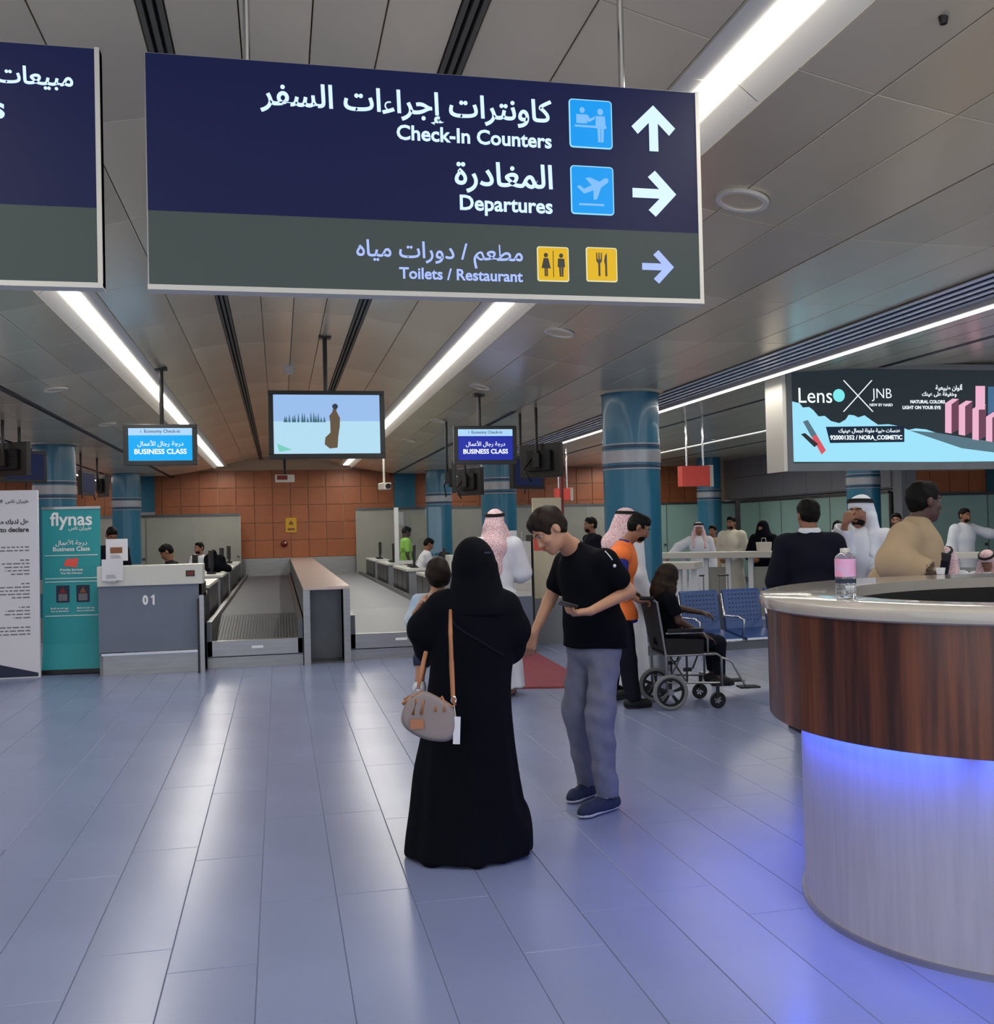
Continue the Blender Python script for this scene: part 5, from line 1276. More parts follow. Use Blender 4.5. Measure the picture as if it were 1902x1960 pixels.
        for n in 'RL':
            if sleeve <= .5:
                d = unit(J['el'+n]-J['sh'+n]); e = J['sh'+n]+(J['el'+n]-J['sh'+n])*sleeve*2; S.cap(e+d*.03, e+d*.2, .085*q, k=.002, sub=True)
            else:
                d = unit(J['wr'+n]-J['el'+n]); w = J['el'+n]+(J['wr'+n]-J['el'+n])*(sleeve-.5)*2; S.cap(w+d*.055*q, w+d*.2*q, .075*q, k=.002, sub=True)
        return S.build(name, m, s.t, disp=disp or crumple(.003, 30, s.H*9))
    def trousers(s, m, g=.012, cuff=.02, name='trousers', disp=None, vox=None, loose=0.0):
        J = s.J; q = s.k; S = Sdf(vox or s.vox); hs = unit(J['hipR']-J['hipL'])
        S.ell(J['hip'], np.array((.165*s.b+g, .120*s.b+g, .13+g))*q, np.array([hs, np.cross((0, 0, 1), hs), (0, 0, 1)]), .03)
        for n in 'RL': S.chain([J['hip'+n], J['knee'+n], J['ank'+n]], [(.082+g)*q, (.058+g+loose)*q, (.042+g+loose)*q], .02)
        for n in 'RL':
            d = unit(J['ank'+n]-J['knee'+n]); S.cap(J['ank'+n]+d*(.06+cuff)*q, J['ank'+n]+d*.2, .075*q, k=.002, sub=True)
        return S.build(name, m, s.t, disp=disp or crumple(.004, 26, s.H*5))
    def shoes(s, m, sole='shoe_sole', vox=None, names='shoe'):
        J = s.J; q = s.k
        for n in 'RL':
            a = J['ank'+n]; tp = J['toe'+n]; d = tp-a; d[2] = 0; d = unit(d); z0 = min(tp[2], a[2])-.03*q; h = a.copy(); h[2] = tp[2]+.012; heel = h-d*.055*q
            sd = np.cross(d, (0, 0, 1)); S = Sdf(vox or min(s.vox, .01)); e = tp+d*.03*q
            S.cap(heel, tp, .042*q, .040*q, .02).cap(tp, e+(0, 0, -.004), .040*q, .03*q, .02).cap(a-(0, 0, .035*q), h+d*.05*q, .045*q, .038*q, .03)
            S.cut((0, 0, tp[2]-.016*q), (0, 0, -1)); o = S.build(names, m, s.t)
            S = Sdf(vox or min(s.vox, .01)); S.cap(heel, tp, .047*q, .046*q, .02).cap(tp, e, .046*q, .036*q, .02); S.cut((0, 0, tp[2]-.012*q), (0, 0, 1)); S.cut((0, 0, tp[2]-.03*q), (0, 0, -1)); S.build('sole', sole, o)
        return s
    def robe(s, m, g=.02, hemz=.08, hemr=(.25, .20), sleeve=.97, name='robe', amp=.010, vox=None, loose=.01, freq=8, top=True):
        J = s.J; q = s.k; S = Sdf(vox or s.vox); s.torso(S, g, .06); c = J['hip']*1; b = c.copy(); an = (J['ankR']+J['ankL'])/2; b[0] = an[0]; b[1] = an[1]; b[2] = s.t.location.z+hemz
        S.frus(c+(0, 0, .05), b, ((.165*s.b+g)*q, (.13*s.b+g)*q), (hemr[0]*q, hemr[1]*q), unit(J['hipR']-J['hipL']), .05)
        for n in 'RL':
            S.cap(J['sh'+n], J['el'+n], (.058+g)*q, (.055+g+loose)*q, .04); w = J['el'+n]+(J['wr'+n]-J['el'+n])*(sleeve-.5)*2; S.cap(J['el'+n], w, (.055+g+loose)*q, (.042+g+loose)*q, .03)
        S.cut(b, (0, 0, -1)); S.cut(J['neck']+(0, 0, .045*q), unit(J['neck']-J['chest'])); z = s.t.location.z
        for n in 'RL':
            d = unit(J['wr'+n]-J['el'+n]); w = J['el'+n]+(J['wr'+n]-J['el'+n])*(sleeve-.5)*2; S.cap(w+d*.06*q, w+d*.2*q, .085*q, k=.002, sub=True)
        f1 = folds(b[2], c[2]+.1, amp, freq, s.H*7, (c[0], c[1])); f2 = crumple(.003, 24, s.H*3)
        return S.build(name, m, s.t, disp=lambda P: f1(P)+f2(P))
    def ghutra(s, m='check', drop=.30, vox=None, back=.06, band=True, side=.0, label=None):
        """headcloth with a black cord ring"""
        J = s.J; R = s.HR(); q = s.k; c = J['head']; T = lambda x, y, z: np.array(c)+q*(x*R[0]+y*R[1]+z*R[2]); S = Sdf(vox or min(s.vox, .011))
        S.ell(T(0, -.014, .046), np.array((.088, .106, .088))*q, R); S.ell(T(0, -.05, -.03), np.array((.092, .078, .11))*q, R, .04)
        nb = J['neck']-s.Ry*back*q; S.cap(T(0, -.06, -.06), nb-(0, 0, .06*q), .085*q, .115*q, .05); S.cap(nb-(0, 0, .06*q), nb-(0, 0, drop*q)-s.Ry*.03*q, .11*q, .07*q, .05)
        for n, sd in (('R', 1), ('L', -1)): S.cap(T(sd*.085, -.01, -.05), J['sh'+n]*.55+J['neck']*.45+s.Ry*.04*q+(0, 0, .02*q), .035*q, .05*q, .04); S.cap(J['sh'+n]*.5+J['neck']*.5+s.Ry*.06*q, J['chest']+s.Rx*sd*.1*q+s.Ry*.1*q+(0, 0, .02), .045*q, .03*q, .03)
        S.ell(T(0, .115, -.035), np.array((.066, .062, .088))*q, R, .012, sub=True); S.cap(T(0, .1, -.1), T(0, .12, -.25), .045*q, .05*q, .01, sub=True)
        o = S.build('headcloth', m, s.t, disp=crumple(.004, 34, s.H*11), label=label)
        if band:
            Mi = MW[s.t.name].inverted()
            for dz in (0, .016):
                m2 = MB().tube([Mi @ Vector(T(.090*math.cos(a)*(1-dz*2), -.014+.108*math.sin(a)*(1-dz*2), .074+dz-.016*math.sin(a)*0+(-.01)*math.cos(a+math.pi/2)*0+.012*math.sin(a))) for a in [i*2*math.pi/24 for i in range(24)]], .0085*q, 8, closed=True)
                m2.build('black_cord', M_['black_matte'], s.t, smooth=True)
        return o
    def hijab(s, m='black_fabric', vox=None, drop=.33, facecut=True):
        J = s.J; R = s.HR(); q = s.k; c = J['head']; T = lambda x, y, z: np.array(c)+q*(x*R[0]+y*R[1]+z*R[2]); S = Sdf(vox or s.vox)
        S.ell(T(0, -.015, .045), np.array((.092, .11, .092))*q, R); S.ell(T(0, -.01, -.05), np.array((.098, .105, .13))*q, R, .04)
        S.cap(T(0, -.02, -.05), J['neck']-(0, 0, .04*q), .10*q, .14*q, .06); S.cap(J['neck']-(0, 0, .04*q), J['neck']-(0, 0, drop*q)-s.Ry*.03*q, .15*q, .17*q, .07)
        S.cap(J['shR'], J['shL'], .07*q, k=.08)
        if facecut: S.ell(T(0, .12, -.005), np.array((.058, .06, .03))*q, R, .01, sub=True)
        return S.build('head_covering', m, s.t, disp=crumple(.004, 22, 3))
def ang(dx, dd):
    """facing yaw from a direction in camera terms: dx to the picture's right, dd away from the camera"""
    v = LAT*dx+DEP*dd; return math.atan2(v.y, v.x)-math.pi/2
def foot(px, D): p = at(px, 1010, D); return p.x, p.y

# ---- woman in the black abaya, seen from behind
D = 4.97; x, y = foot(893, D)
f = Fig('woman in a long black abaya seen from behind, carrying a child', x, y, ang(0, 1), 1.60, vox=.009)
W = lambda px, py, dd=0.0: np.array(at(px, py, D+dd))
f.w(head=W(908, 1085, .0), neck=W(908, 1150, -.01), shR=W(968, 1160, .0), shL=W(845, 1158, .0), elR=W(985, 1225, .05), elL=W(812, 1222, .06), wrR=W(905, 1235, .27), wrL=W(850, 1230, .30), chest=W(906, 1195, .0), waist=W(902, 1260, .0), hip=W(900, 1330, .0), hipR=W(930, 1335), hipL=W(870, 1335), kneeR=W(935, 1480), kneeL=W(865, 1480), ankR=W(940, 1610), ankL=W(858, 1610), toeR=W(942, 1632, .12), toeL=W(856, 1632, .12))
f.look(-12, 6)
f.body('skin_mid', handspec={'R': dict(pn=-f.Ry, side=f.Rz, curl=.6, d=-f.Rx), 'L': dict(pn=-f.Ry, side=f.Rz, curl=.6, d=f.Rx)})
face_parts(f.t, None, f.J['head'], f.HR(), f.k)
S = Sdf(.010)
Lx = np.array(LAT); Dx = np.array(DEP)
def prof(S, rows, D, dy, k=.03):
    """cloth body from measured left/right edges at each height (pixels), with front-back radius dy"""
    R_w = []
    for p0, a0, b0, r0 in rows: A = at((a0+b0)/2, p0, D); R_w.append((A.z, A.x, A.y, (b0-a0)/2/FPX*D, r0))
    S.loft(R_w, Lx, k)
prof(S, [(1128, 862, 958, .09), (1160, 838, 982, .13), (1215, 826, 985, .14), (1300, 822, 978, .14), (1400, 806, 981, .16), (1480, 792, 993, .19), (1570, 782, 1006, .22), (1665, 770, 1015, .26)], D, 0)
S.chain([f.J['shL'], W(813, 1205, .02), W(822, 1238, .1), W(850, 1245, .28)], [.075, .078, .07, .05], .05)
S.chain([f.J['shR'], W(984, 1205, .02), W(975, 1238, .1), W(925, 1245, .26)], [.075, .076, .068, .05], .05)
S.ell(W(1000, 1600, .0), (.03, .12, .12), None, .06); S.cut(np.array((0, 0, .012)), (0, 0, -1))
fo = folds(0, 1.0, .014, 7, 1.2, (x, y)); cr = crumple(.004, 16, 2)
ab = S.build('abaya', 'black_fabric', f.t, disp=lambda P: fo(P)+cr(P))
S = Sdf(.008); c = f.J['head']
S.ell(W(906, 1072), (.098, .108, .115)); S.ell(W(907, 1085), (.104, .11, .11), None, .03)
prof(S, [(1078, 866, 950, .108), (1110, 864, 958, .118), (1135, 860, 966, .13), (1158, 850, 978, .145), (1175, 842, 984, .15)], D, 0, .02)
R = f.HR(); S.ell(c+R[1]*.125+R[2]*.005, (.06, .03, .06), R, .01, sub=True)
hj = S.build('head_covering', 'black_fabric', f.t, disp=crumple(.003, 26, 1))
mi = MW[f.t.name].inverted()
MB().cbox((0, 0, 0), .05, .004, .008, M=mi @ Matrix.Translation(stick(hj, [(929, 1058)], .002)[0]) @ Matrix.Rotation(-YAW, 4, 'Z')).build('small_label', M_['navy_print'], f.t)
f.shoes('black_matte', 'black')
# diagonal thin strap across the back
MB().tube(stick(ab, [(862, 1180), (872, 1198), (895, 1214), (920, 1228), (945, 1244), (964, 1256)]), .006, 6).build('thin_strap', M_['navy_fabric'], f.t, world=True, smooth=True)
# child carried on her front
D2 = D+.26; p = at(835, 1240, D2)
g = Fig('small child with brown hair in a pale blue top, carried in the black-robed woman\'s arms', p.x, p.y, ang(.25, 1), .95, z=p.z, vox=.009)
W2 = lambda px, py, dd=0.0: np.array(at(px, py, D2+dd))
g.w(head=W2(838, 1106, .0), neck=W2(834, 1143, .0), shL=W2(802, 1154, -.02), shR=W2(866, 1158, 0), chest=W2(836, 1182, 0), waist=W2(836, 1205, 0), hip=W2(838, 1232, .0), hipL=W2(822, 1238, 0), hipR=W2(856, 1238, 0), kneeL=W2(808, 1262, -.12), ankL=W2(803, 1302, -.14), toeL=W2(799, 1318, -.08), kneeR=W2(880, 1275, -.02), ankR=W2(880, 1320, .02), toeR=W2(880, 1330, .07), elL=W2(789, 1188, -.08), wrL=W2(803, 1160, -.16), elR=W2(878, 1185, .03), wrR=W2(880, 1165, .0))
g.k = .62; g.look(-25, 15)
g.body('skin_light'); g.k = .80
hair_cap(g.t, g.J['head'], g.HR(), .80, 'hair_brown', .007, thick=.006, low=-.08); face_parts(g.t, None, g.J['head'], g.HR(), .62); g.k = .62
g.k = .62
g.shirt('pale_blue', .75, hem=.02); g.trousers('denim_navy', cuff=-.12); g.shoes('white_cloth')
# her handbag
def handbag():
    Db = D-.30; P = lambda px, py, dd=0.0: at(px, py, Db+dd); b = P(825, 1424)
    t = root('handbag', 'beige-grey canvas handbag with tan straps hanging at the woman\'s left hip', 'bag', (b.x, b.y, b.z), -YAW)
    out = [(790, 1326), (812, 1318), (838, 1334), (868, 1346), (876, 1380), (872, 1422), (830, 1420), (798, 1412), (764, 1388), (768, 1362), (778, 1340)]
    cx_, cy_ = 822, 1376; m = MB(); vs = []; L_ = ((-.075, .80), (-.066, .93), (-.03, .99), (.02, 1.0), (.06, .95), (.075, .82)); n_ = len(out)
    for dd, sc in L_: vs += [tuple(P(cx_+(px-cx_)*sc, cy_+(py-cy_)*sc, dd)) for px, py in out]
    fs = [tuple(range(n_)), tuple(range(len(vs)-1, len(vs)-n_-1, -1))]
    for i in range(len(L_)-1): fs += [(i*n_+(k+1) % n_, i*n_+k, (i+1)*n_+k, (i+1)*n_+(k+1) % n_) for k in range(n_)]
    o = m.add(vs, fs).build('bag_body', M_['bag_canvas'], t, world=True, smooth=True); sd = o.modifiers.new('soft', 'SUBSURF'); sd.levels = 2; sd.render_levels = 2
    MB().tube([P(px*.985+.015*cx_, py*.985+.015*cy_, -.06) for px, py in ((786, 1334), (800, 1326), (838, 1340), (868, 1352))], .004, 6).build('top_seam', M_['tan_leather'], t, world=True)
    wt = lambda pts, r, n, m, **k: MB().tube(pts, r, 8).build(n, M_[m], t, world=True, smooth=True)
    wt([P(862, 1168, .13), P(862, 1210, .03), P(864, 1270, .02), P(867, 1335, .0), P(870, 1350, -.01)], [.008, .011, .012, .011, .008], 'tan_strap', 'tan_leather')
    wt([P(815, 1248, .10), P(806, 1288, .03), P(800, 1318, 0)], [.010, .011, .008], 'tan_strap', 'tan_leather')
    for px, py in ((868, 1340), (800, 1322)): MB().tube([tuple(P(px, py, -.01)+RC*(.012*math.cos(a))+Vector((0, 0, .016*math.sin(a)))) for a in [i*math.pi/6 for i in range(12)]], .003, 6, closed=True).build('metal_ring', M_['chrome'], t, world=True)
    wt([P(790, 1368, -.075), P(797, 1340, -.07), P(806, 1320, -.03), P(811, 1342, -.07), P(806, 1368, -.078)], .007, 'carry_handle', 'tan_leather')
    wt([P(832, 1362, -.075), P(838, 1342, -.06), P(846, 1334, -.03), P(850, 1344, -.06), P(850, 1362, -.075)], .007, 'carry_handle', 'tan_leather')
    wt([P(774, 1340, .0), P(792, 1330, .0), P(770, 1348, -.02)], .008, 'tassel', 'tan_leather')
    MB().cbox((0, 0, 0), .062, .004, .045, M=MW[t.name].inverted() @ Matrix.Translation(P(798, 1386, -.079)) @ Matrix.Rotation(-YAW, 4, 'Z')).build('leather_patch', M_['tan_leather'], t)
    MB().cbox((0, 0, 0), .032, .003, .125, M=MW[t.name].inverted() @ Matrix.Translation(P(874, 1398, -.06)) @ Matrix.Rotation(-YAW, 4, 'Z') @ Matrix.Rotation(.05, 4, 'Y')).build('white_tag', M_['paper'], t)
    MB().tube([P(869, 1350, -.02), P(872, 1372, -.04)], .002, 6).build('tag_cord', M_['paper'], t, world=True)
handbag()

# ---- man in the black T-shirt looking down at his hand
D = 5.66; x, y = foot(1140, D)
f = Fig('young man in a black T-shirt and grey trousers, bent forward, phone in one hand', x, y, ang(-.72, -.7), 1.74, vox=.008)
W = lambda px, py, dd=0.0: np.array(at(px, py, D+dd))
f.w(head=W(1051, 1015, -.16), neck=W(1094, 1046, -.04), shR=W(1086, 1078, .12), shL=W(1160, 1075, -.13), chest=W(1122, 1110, .0), waist=W(1134, 1175, .02), hip=W(1138, 1238, .04), hipR=W(1118, 1245, .10), hipL=W(1158, 1245, -.02), kneeR=W(1102, 1352, .12), ankR=on_z(1124, 1497, .09), toeR=on_z(1099, 1524, .035), kneeL=W(1148, 1368, -.06), ankL=on_z(1161, 1522, .09), toeL=on_z(1122, 1552, .035), elR=W(1050, 1152, .14), wrR=W(1022, 1212, .04), elL=W(1203, 1132, -.08), wrL=W(1130, 1170, -.30))
hf = unit(np.array(LAT)*-.70+np.array(DEP)*-.38+np.array((0, 0, -.60))); f.hf = hf; f.hu = unit(np.array((0, 0, .8))-np.array(LAT)*.45)
f.b = .96
Lx = np.array(LAT); Dx = np.array(DEP); Zu = np.array((0, 0, 1.))
f.body('skin_light', vox=.0065, handspec={'L': dict(d=-Lx*.9-Dx*.25+Zu*-.1, pn=Zu+Dx*.2, side=Dx*.4-Zu*-.6+Lx*0, curls=[.55, .55, .6, .65], thumb=1.0), 'R': dict(d=-Zu*.92-Lx*.35, pn=Dx*.6-Lx*-.2, side=-Lx, curls=[.25, .35, .45, .5])})
face_parts(f.t, None, f.J['head'], f.HR(), f.k, brow='hair_brown'); hair_cap(f.t, f.J['head'], f.HR(), f.k, 'hair_brown', .006, thick=.010, low=-.035)
J = f.J; S = Sdf(.008); f.torso(S, .012, .05)
S.chain([W(1124, 1105), W(1132, 1170, .0), W(1139, 1232, .03)], [.150, .142, .150], .05); S.cap(W(1112, 1200, .05), W(1112, 1236, .06), .10, .10, .05); S.cap(W(1166, 1200, -.02), W(1166, 1238, -.0), .10, .10, .05)
S.cap(J['shR'], W(1068, 1118, .14), .072, .074, .04); S.cap(J['shL'], W(1183, 1106, -.12), .070, .068, .04)
S.cut(W(1139, 1237, .03), (0, 0, -1)); S.cut(J['neck']+unit(J['neck']-J['chest'])*.015, unit(J['neck']-J['chest'])+Zu*.5)
for a, b in ((J['shR'], J['elR']), (J['shL'], J['elL'])): d = unit(b-a); e = a+d*.175; S.cap(e+d*.09, e+d*.25, .09, k=.002, sub=True)
ts = S.build('t_shirt', 'black_fabric', f.t, disp=crumple(.005, 22, 4))
MB().tube(stick(ts, [(1134, 1034), (1142, 1040), (1150, 1047), (1158, 1055), (1166, 1064), (1172, 1072)], .001), .0035, 6).build('shoulder_piping', M_['white_cloth'], f.t, world=True, smooth=True)
MB().ball(tuple(stick(ts, [(1176, 1083)], 0)[0]), (.010, .010, .010), 8).build('sleeve_badge', M_['white_cloth'], f.t, world=True)
o = f.trousers('grey_trousers', g=.010, cuff=-.015, vox=.008, loose=.012, disp=lambda P: crumple(.006, 30, 1)(P)+crumple(.004, 62, 3)(P))
f.shoes('denim_navy', vox=.007)
t = root('mobile_phone', 'dark mobile phone in the left hand of the man in the black T-shirt', 'phone', tuple(at(1087, 1158, D-.36)), -YAW)
MB().box(-.05, .05, -.033, .033, -.004, .004, M=xf(rx=-.35, ry=.3)).build('phone_body', M_['black'], t, bevel=.003); MB().box(-.045, .045, -.029, .029, .004, .0048, M=xf(rx=-.35, ry=.3)).build('screen', M_['scr_dim'], t)

# ---- attendant in the orange vest pushing the wheelchair
D = 8.95; x, y = foot(1205, D)
f = Fig('attendant in a dark blue uniform and orange vest pushing the wheelchair', x, y, ang(1, -.05), 1.73, vox=.010)
W = lambda px, py, dd=0.0: np.array(at(px, py, D+dd))
f.w(head=W(1222, 1010, -.02), neck=W(1196, 1040, 0), chest=W(1190, 1078), waist=W(1186, 1130), hip=W(1186, 1178), shR=W(1190, 1062, -.19), shL=W(1186, 1062, .19), elR=W(1184, 1122, -.24), elL=W(1196, 1124, .22), wrR=W(1222, 1150, -.22), wrL=W(1232, 1148, .16), hipR=W(1190, 1185, -.09), hipL=W(1186, 1185, .09), kneeR=W(1200, 1262, -.10), ankR=on_z(1212, 1336, .09), toeR=on_z(1236, 1346, .035), kneeL=W(1176, 1258, .10), ankL=on_z(1166, 1324, .09), toeL=on_z(1190, 1329, .035))
f.look(0, 28)
f.body('skin_mid', handspec={'R': dict(d=np.array(LAT), pn=-Zu, side=Dx, curl=.9), 'L': dict(d=np.array(LAT), pn=-Zu, side=-Dx, curl=.9)}); f.head_bits('hair_black', vox=.009); beard(f.t, f.J['head'], f.HR(), f.k)
f.shirt('royal_blue', .5, hem=.06, name='uniform_shirt'); f.trousers('navy_fabric', loose=.015); f.shoes('black_matte', 'black')
S = Sdf(.010); f.torso(S, .022, .05); S.cap(f.J['hip'], f.J['hip']-(0, 0, .02), .16, k=.04); S.cap(f.J['shR'], f.J['shR']+(0, 0, .001), .082, k=.03); S.cap(f.J['shL'], f.J['shL']+(0, 0, .001), .082, k=.03)
S.cut(f.J['neck']+Zu*.02, (f.J['neck']-f.J['chest'])); S.cut(W(1185, 1185), (0, 0, -1)); S.cap(f.J['shR']-Dx*.09-Zu*.10, f.J['elR']-Dx*.05, .07, k=.01, sub=True); S.cap(f.J['shL']+Dx*.09-Zu*.10, f.J['elL']+Dx*.05, .07, k=.01, sub=True)
ve = S.build('orange_vest', 'orange_vest', f.t, disp=crumple(.003, 26, 5))
mi = MW[f.t.name].inverted()
MB().tube(stick(ve, [(1198, 1090), (1199, 1110), (1200, 1130), (1200, 1150)], 0), .010, 6).build('reflective_stripe', M_['reflective'], f.t, world=True)
S = Sdf(.009); S.cap(f.J['neck']-Zu*.01-Dx*.03, f.J['neck']-Zu*.01+Dx*.03, .05, k=.02); S.build('collar', 'royal_blue', f.t)
# ---- thobe man with pink headcloth behind the attendant
D = 9.75; x, y = foot(1196, D)
f = Fig('man in a white robe and pink checked headcloth standing behind the orange-vested attendant', x, y, ang(.8, .4), 1.76, vox=.012)
f.body('skin_mid'); f.head_bits(None); f.look(10, 10); f.robe('white_cloth'); f.ghutra('check', .42, back=.12); f.shoes('black_matte', 'black')

# ---- person seated in the wheelchair
o = MW[wc.name]; D = 8.75
hp = o @ Vector((.08, WW/2, .58)); f = Fig('person with long dark hair in black clothes seated in the wheelchair', hp.x, hp.y, wrz-math.pi/2, 1.58, vox=.010)
Q = lambda a, b, c: np.array(o @ Vector((a, WW/2+b, c)))
f.w(hip=Q(.07, 0, .58), hipR=Q(.08, -.08, .57), hipL=Q(.08, .08, .57), waist=Q(.05, 0, .73), chest=Q(.02, 0, .86), neck=Q(.03, 0, .99), head=Q(.08, .02, 1.115), shR=Q(.03, -.18, .94), shL=Q(.03, .18, .94), elR=Q(.10, -.20, .76), wrR=Q(.34, -.16, .62), elL=Q(.20, .2, .84), wrL=Q(.40, .12, .80), kneeR=Q(.48, -.11, .55), kneeL=Q(.48, .10, .55), ankR=Q(.48, -.11, .24), toeR=Q(.56, -.11, .20), ankL=Q(.50, .12, .25), toeL=Q(.58, .12, .20))
f.look(-20, 14); f.body('skin_dark', handspec={'R': dict(pn=-Zu, side=Dx, curl=.3), 'L': dict(pn=-Zu, side=-Dx, curl=.5)}); f.head_bits(None)
f.shirt('black_fabric', .42, hem=.04); f.trousers('navy_fabric', cuff=-.04); f.shoes('black_matte', 'black')
S = Sdf(.009); R = f.HR(); c = f.J['head']; T = lambda a, b, d: c+a*R[0]+b*R[1]+d*R[2]
S.ell(T(0, -.02, .04), (.095, .105, .095), R); S.ell(T(0, -.05, -.05), (.10, .08, .12), R, .04); S.cap(T(.0, -.06, -.1), Q(-.02, .02, .85), .095, .07, .05); S.cap(T(.07, .0, -.05), Q(.06, -.13, .92), .04, .035, .03)
S.ell(T(0, .115, -.02), (.068, .06, .09), R, .01, sub=True); S.build('long_hair', 'hair_blonde_mix', f.t, disp=crumple(.006, 60, 2))

# ---- man in the dark suit at the counter, from behind
D = 7.7; x, y = foot(1548, D)
f = Fig('man in a dark suit seen from behind at the round counter', x, y, ang(.05, 1), 1.77, vox=.012, build=1.08)
f.look(-10, 8); f.loc(elR=(.25, .02, 1.13), wrR=(.20, .20, 1.0), elL=(-.25, .02, 1.13), wrL=(-.2, .2, 1.0)); f.body('skin_mid'); f.head_bits('hair_black', thick=.004)
f.shirt('navy_fabric', .95, g=.022, hem=.16, name='suit_jacket', loose=.008); f.trousers('navy_fabric'); f.shoes('black_matte', 'black')
S = Sdf(.008); S.cap(f.J['neck']+f.Rx*.02+(0, 0, .02), f.J['neck']-f.Rx*.02+(0, 0, .02), .066, k=.02); S.cut(f.J['neck']+(0, 0, .06), (0, 0, 1)); S.build('white_collar', 'white_cloth', f.t)
# ---- white headcloth man, hand at his mouth
D = 8.0; x, y = foot(1648, D)
f = Fig('man in a white robe and white headcloth holding a hand to his mouth', x, y, ang(-.55, -.85), 1.79, vox=.011)
W = lambda px, py, dd=0.0: np.array(at(px, py, D+dd))
f.look(12, 4); f.w(elR=W(1608, 1055, -.12), wrR=W(1617, 1003, -.22), elL=W(1698, 1062, -.05), wrL=W(1676, 1108, -.24)); f.body('skin_mid', handspec={'R': dict(pn=Lx+Dx*.5, side=-Dx, curl=.9, d=np.array((0, 0, 1.))+Lx*.35)}); f.head_bits(None); beard(f.t, f.J['head'], f.HR(), f.k)
f.robe('white_cloth', g=.022, sleeve=.94); f.ghutra('white_cloth', .34)
f.shoes('tan_leather', 'black')
# ---- man in the beige robe, in profile
D = 6.35; x, y = foot(1752, D)
f = Fig('tall man in a beige robe in profile with a black shoulder bag', x, y, ang(.95, .3), 1.86, vox=.011)
W = lambda px, py, dd=0.0: np.array(at(px, py, D+dd))
f.w(head=W(1768, 960), neck=W(1756, 1003), elR=W(1712, 1078, -.2), wrR=W(1765, 1098, -.30), shR=W(1730, 1030, -.14), shL=W(1760, 1030, .18)); f.look(8, 3); f.body('skin_dark', handspec={'R': dict(pn=-Zu, side=Dx, curl=.3, d=Lx)}); f.head_bits('hair_black', vox=.009); f.robe('beige_cloth', g=.030, loose=.02, sleeve=1.0, amp=.012)
f.shoes('tan_leather', 'black')
MB().tube([W(1755, 1008, -.10), W(1770, 1030, -.16), W(1784, 1056, -.14), W(1792, 1075, -.1)], .010, 8).build('bag_strap', M_['black'], f.t, world=True, smooth=True)
t = root('shoulder_bag', 'black shoulder bag on the chest of the man in the beige robe', 'bag', tuple(at(1794, 1078, D-.08)), -YAW)
MB().box(-.045, .06, -.05, .05, -.10, .07, M=xf(ry=.2)).build('pouch', M_['black_matte'], t, bevel=.012); MB().box(-.03, .045, -.056, -.05, -.06, .02, M=xf(ry=.2)).build('front_pocket', M_['navy_fabric'], t, bevel=.004)

# ---- people farther back
def robe_man(label, px, ptop, D, dx, dd, H=None, m='white_cloth', skin='skin_mid', head='ghutra', hm='check', pose=None, sit=False, vox=.015, build=1.0, fb=False):
    if H is None: H = at(px, ptop, D).z+.02
    x, y = foot(px, D); f = Fig(label, x, y, ang(dx, dd), max(H, .9), vox=vox, build=build)
    if pose: f.loc(**pose)
    f.body(skin)
    if head == 'ghutra': f.head_bits(None); f.ghutra(hm, .3)
    else: f.head_bits('hair_black', facial=fb)
    f.robe(m); f.shoes('tan_leather', 'black'); return f
def plain_man(label, px, ptop, D, dx, dd, top, low='navy_fabric', skin='skin_mid', pose=None, sleeve=.95, facial=False, vox=.015, look=None, hair='hair_black', H=None):
    H = H or at(px, ptop, D).z+.02; x, y = foot(px, D); f = Fig(label, x, y, ang(dx, dd), H, vox=vox)
    if pose: f.loc(**pose)
    if look: f.look(*look)
    f.body(skin); f.head_bits(hair, facial=facial); f.shirt(top, sleeve, hem=.06); f.trousers(low); f.shoes('black_matte', 'black'); return f
def seated(label, px, ptop, D, dx, dd, top, seat=.5, head='hair', skin='skin_mid', look=(0, 10), robe=False, facial=False, low='navy_fabric', lean=.1, reach=True, vox=.014, hm='check'):
    z1 = at(px, ptop, D).z; H = 1.72; k = H/1.75; x, y = foot(px, D); dz = z1-(seat+.87*k)  # crown height over the seat
    f = Fig(label, x, y, ang(dx, dd), H, vox=vox); s0 = seat/k+.02; up = dz/k
    P = dict(hip=(0, -.05, s0+.06), waist=(0, -.03, s0+.22+up*.3), chest=(0, .0+lean*.5, s0+.42+up*.7), neck=(0, lean, s0+.60+up), head=(0, lean+.04, s0+.755+up))
    for sd, n in ((1, 'R'), (-1, 'L')):
        P['hip'+n] = (sd*.09, -.03, s0+.05); P['knee'+n] = (sd*.12, .38, s0+.03); P['ank'+n] = (sd*.12, .36, .09); P['toe'+n] = (sd*.13, .50, .035); P['sh'+n] = (sd*.18, lean*.9, s0+.545+up); P['el'+n] = (sd*.22, lean+.06, s0+.30+up*.8); P['wr'+n] = (sd*.14, lean+.28, s0+.30+up*.6)
    f.loc(**P); f.look(*look); f.body(skin)
    if head == 'ghutra': f.head_bits(None); f.ghutra(hm, .3)
    else: f.head_bits('hair_black', facial=facial)
    f.shirt(top, .95 if robe else .7, hem=.02); f.trousers(low if not robe else top, loose=.03 if robe else 0); f.shoes('black_matte', 'black'); return f
robe_man('man with a large pink checked headcloth standing at the counter behind the black-robed woman', 947, 980, 9.7, .1, 1, pose=dict(elR=(.25, .05, 1.15), wrR=(.2, .25, 1.1)), vox=.012)
robe_man('white robed man with one arm stretched to the right by the green glass', 1845, 975, 16.4, .3, -1, head='hair', fb=True, pose=dict(elL=(-.42, .05, 1.33), wrL=(-.66, .08, 1.30)))
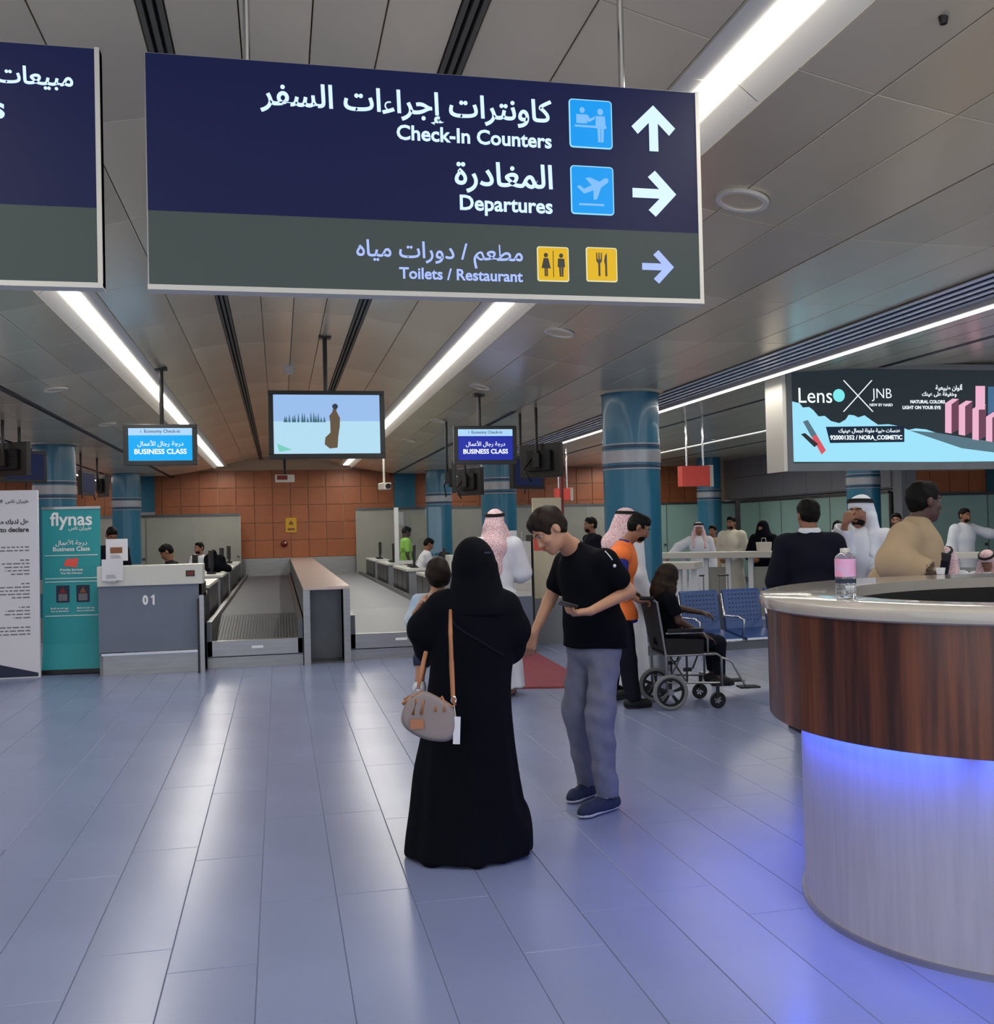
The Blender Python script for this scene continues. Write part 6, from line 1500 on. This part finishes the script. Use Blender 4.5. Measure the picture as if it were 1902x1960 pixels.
robe_man('white robed man with a red and white headcloth behind the barrier, arm stretched left', 1337, 1002, 17.2, -.15, -1, pose=dict(elR=(.38, .05, 1.30), wrR=(.55, .2, 1.12)))
robe_man('man in a cream robe with hands folded behind the barrier', 1400, 990, 17.4, -.6, -.8, m='cream_cloth', head='hair', fb=True, pose=dict(elR=(.24, -.02, 1.13), wrR=(.04, .2, 1.0), elL=(-.24, -.02, 1.13), wrL=(-.02, .2, 1.0)))
plain_man('boy in a tan and grey top between the two robed men behind the barrier', 1364, 1007, 18.0, -.5, -.8, 'beige_cloth')
x, y = foot(1460, 16.9); f = Fig('woman in a black abaya and head covering behind the barrier', x, y, ang(-.7, -.7), at(1460, 998, 16.9).z+.01, vox=.015); f.loc(elR=(.26, .02, 1.13), wrR=(.05, .25, 1.06), elL=(-.26, .02, 1.13), wrL=(-.05, .25, 1.06)); f.body('skin_mid'); f.head_bits(None); f.robe('black_fabric', g=.04, hemr=(.3, .25)); f.hijab(drop=.4)
t = root('carrier_bag', 'white carrier bag on the barrier before the woman in black', 'bag', tuple(at(1462, 1058, 15.05)), 0); MB().prism([(-.09, 0), (.09, 0), (.11, .16), (-.11, .16)], -.05, .05, M=face((0, 0, 0))).build('bag_body', M_['off_white'], t, bevel=.008); MB().tube([(-.04, 0, .15), (-.03, 0, .22), (.03, 0, .22), (.04, 0, .15)], .006, 6).build('handle', M_['off_white'], t)
plain_man('dark haired man in dark clothes between the man in the T-shirt and the big column', 1132, 992, 15.2, -.8, -.3, 'navy_fabric', facial=True)
plain_man('man in a lime green shirt standing beyond the right conveyor', 776, 1011, 21.4, .9, .3, 'lime', 'grey_cloth', 'skin_dark', sleeve=.45, look=(0, 25), H=1.68)
seated('clerk in white seated by the teal column right of the right conveyor', 806, 1033, 19.6, .9, .2, 'white_cloth', look=(0, 30), seat=.6)
seated('clerk in dark clothes bending over the desk behind counter 01', 350, 1044, 15.0, -.8, -.2, 'navy_fabric', look=(0, 35), lean=.2)
seated('bearded clerk in a white shirt seated behind counter 01, turned to the camera', 389, 1040, 19.6, -.4, -1, 'white_cloth', facial=True, look=(0, 0))
plain_man('man standing behind the poster on counter 01', 213, 1011, 14.6, .6, -.8, 'navy_fabric', look=(0, 30))
plain_man('dark haired man partly hidden behind the beige robed man', 1716, 984, 15.8, -.5, -.8, 'grey_cloth')
plain_man('dark haired person seen between the suited man and the white headcloth man', 1603, 1004, 14.2, .3, 1, 'black_fabric', H=1.6)
seated('man in a red checked headcloth seated beyond the round counter, head lowered', 1818, 1052, 11.4, -.7, -.6, 'white_cloth', head='ghutra', robe=True, look=(0, 35), seat=.42)
seated('second man in a red checked headcloth seated at the right photo edge', 1893, 1058, 12.5, -.6, -.7, 'white_cloth', head='ghutra', robe=True, look=(0, 35), seat=.42)
# seats for the two seated men
for px, D in ((1818, 11.4), (1893, 12.5)):
    x, y = foot(px, D); t = root('waiting_chair', 'blue waiting chair under the '+('first' if px < 1850 else 'second')+' seated man beyond the round counter', 'chair', (x, y, 0), ang(-.65, -.65), 'blue waiting chairs')
    MB().box(-.23, .23, -.24, .22, .36, .40).build('seat', M_['seat_blue'], t, bevel=.01); MB().box(-.23, .23, -.28, -.24, .40, .82, M=xf(rx=.0)).build('backrest', M_['seat_blue'], t, bevel=.01)
    for sx in (-1, 1):
        for sy in (-1, 1): MB().tube([(sx*.2, sy*.2-.01, .37), (sx*.22, sy*.22-.01, 0)], .014, 8).build('leg', M_['chrome'], t)

p = at(413, 1095, 17.8); t = root('draped_jacket', 'black jacket heaped on the desk behind the right end of counter 01', 'jacket', (p.x, p.y, .93)); S = Sdf(.012); B = np.array((p.x, p.y, .93))
for q, r in (((0, 0, .10), (.17, .13, .11)), ((-.10, .02, .2), (.10, .09, .14)), ((.08, 0, .19), (.10, .10, .12)), ((-.04, .03, .32), (.06, .06, .09)), ((.19, .02, .07), (.09, .09, .07))): S.ell(B+np.array(q), r, None, .05)
S.cap(B+(-.14, -.08, .28), B+(-.17, -.12, .12), .04, k=.02).cap(B+(-.17, -.12, .12), B+(-.10, -.14, .03), .04, .035, .02); S.cut(B, (0, 0, -1)); S.build('jacket_cloth', 'black_fabric', t, disp=crumple(.009, 34, 2))
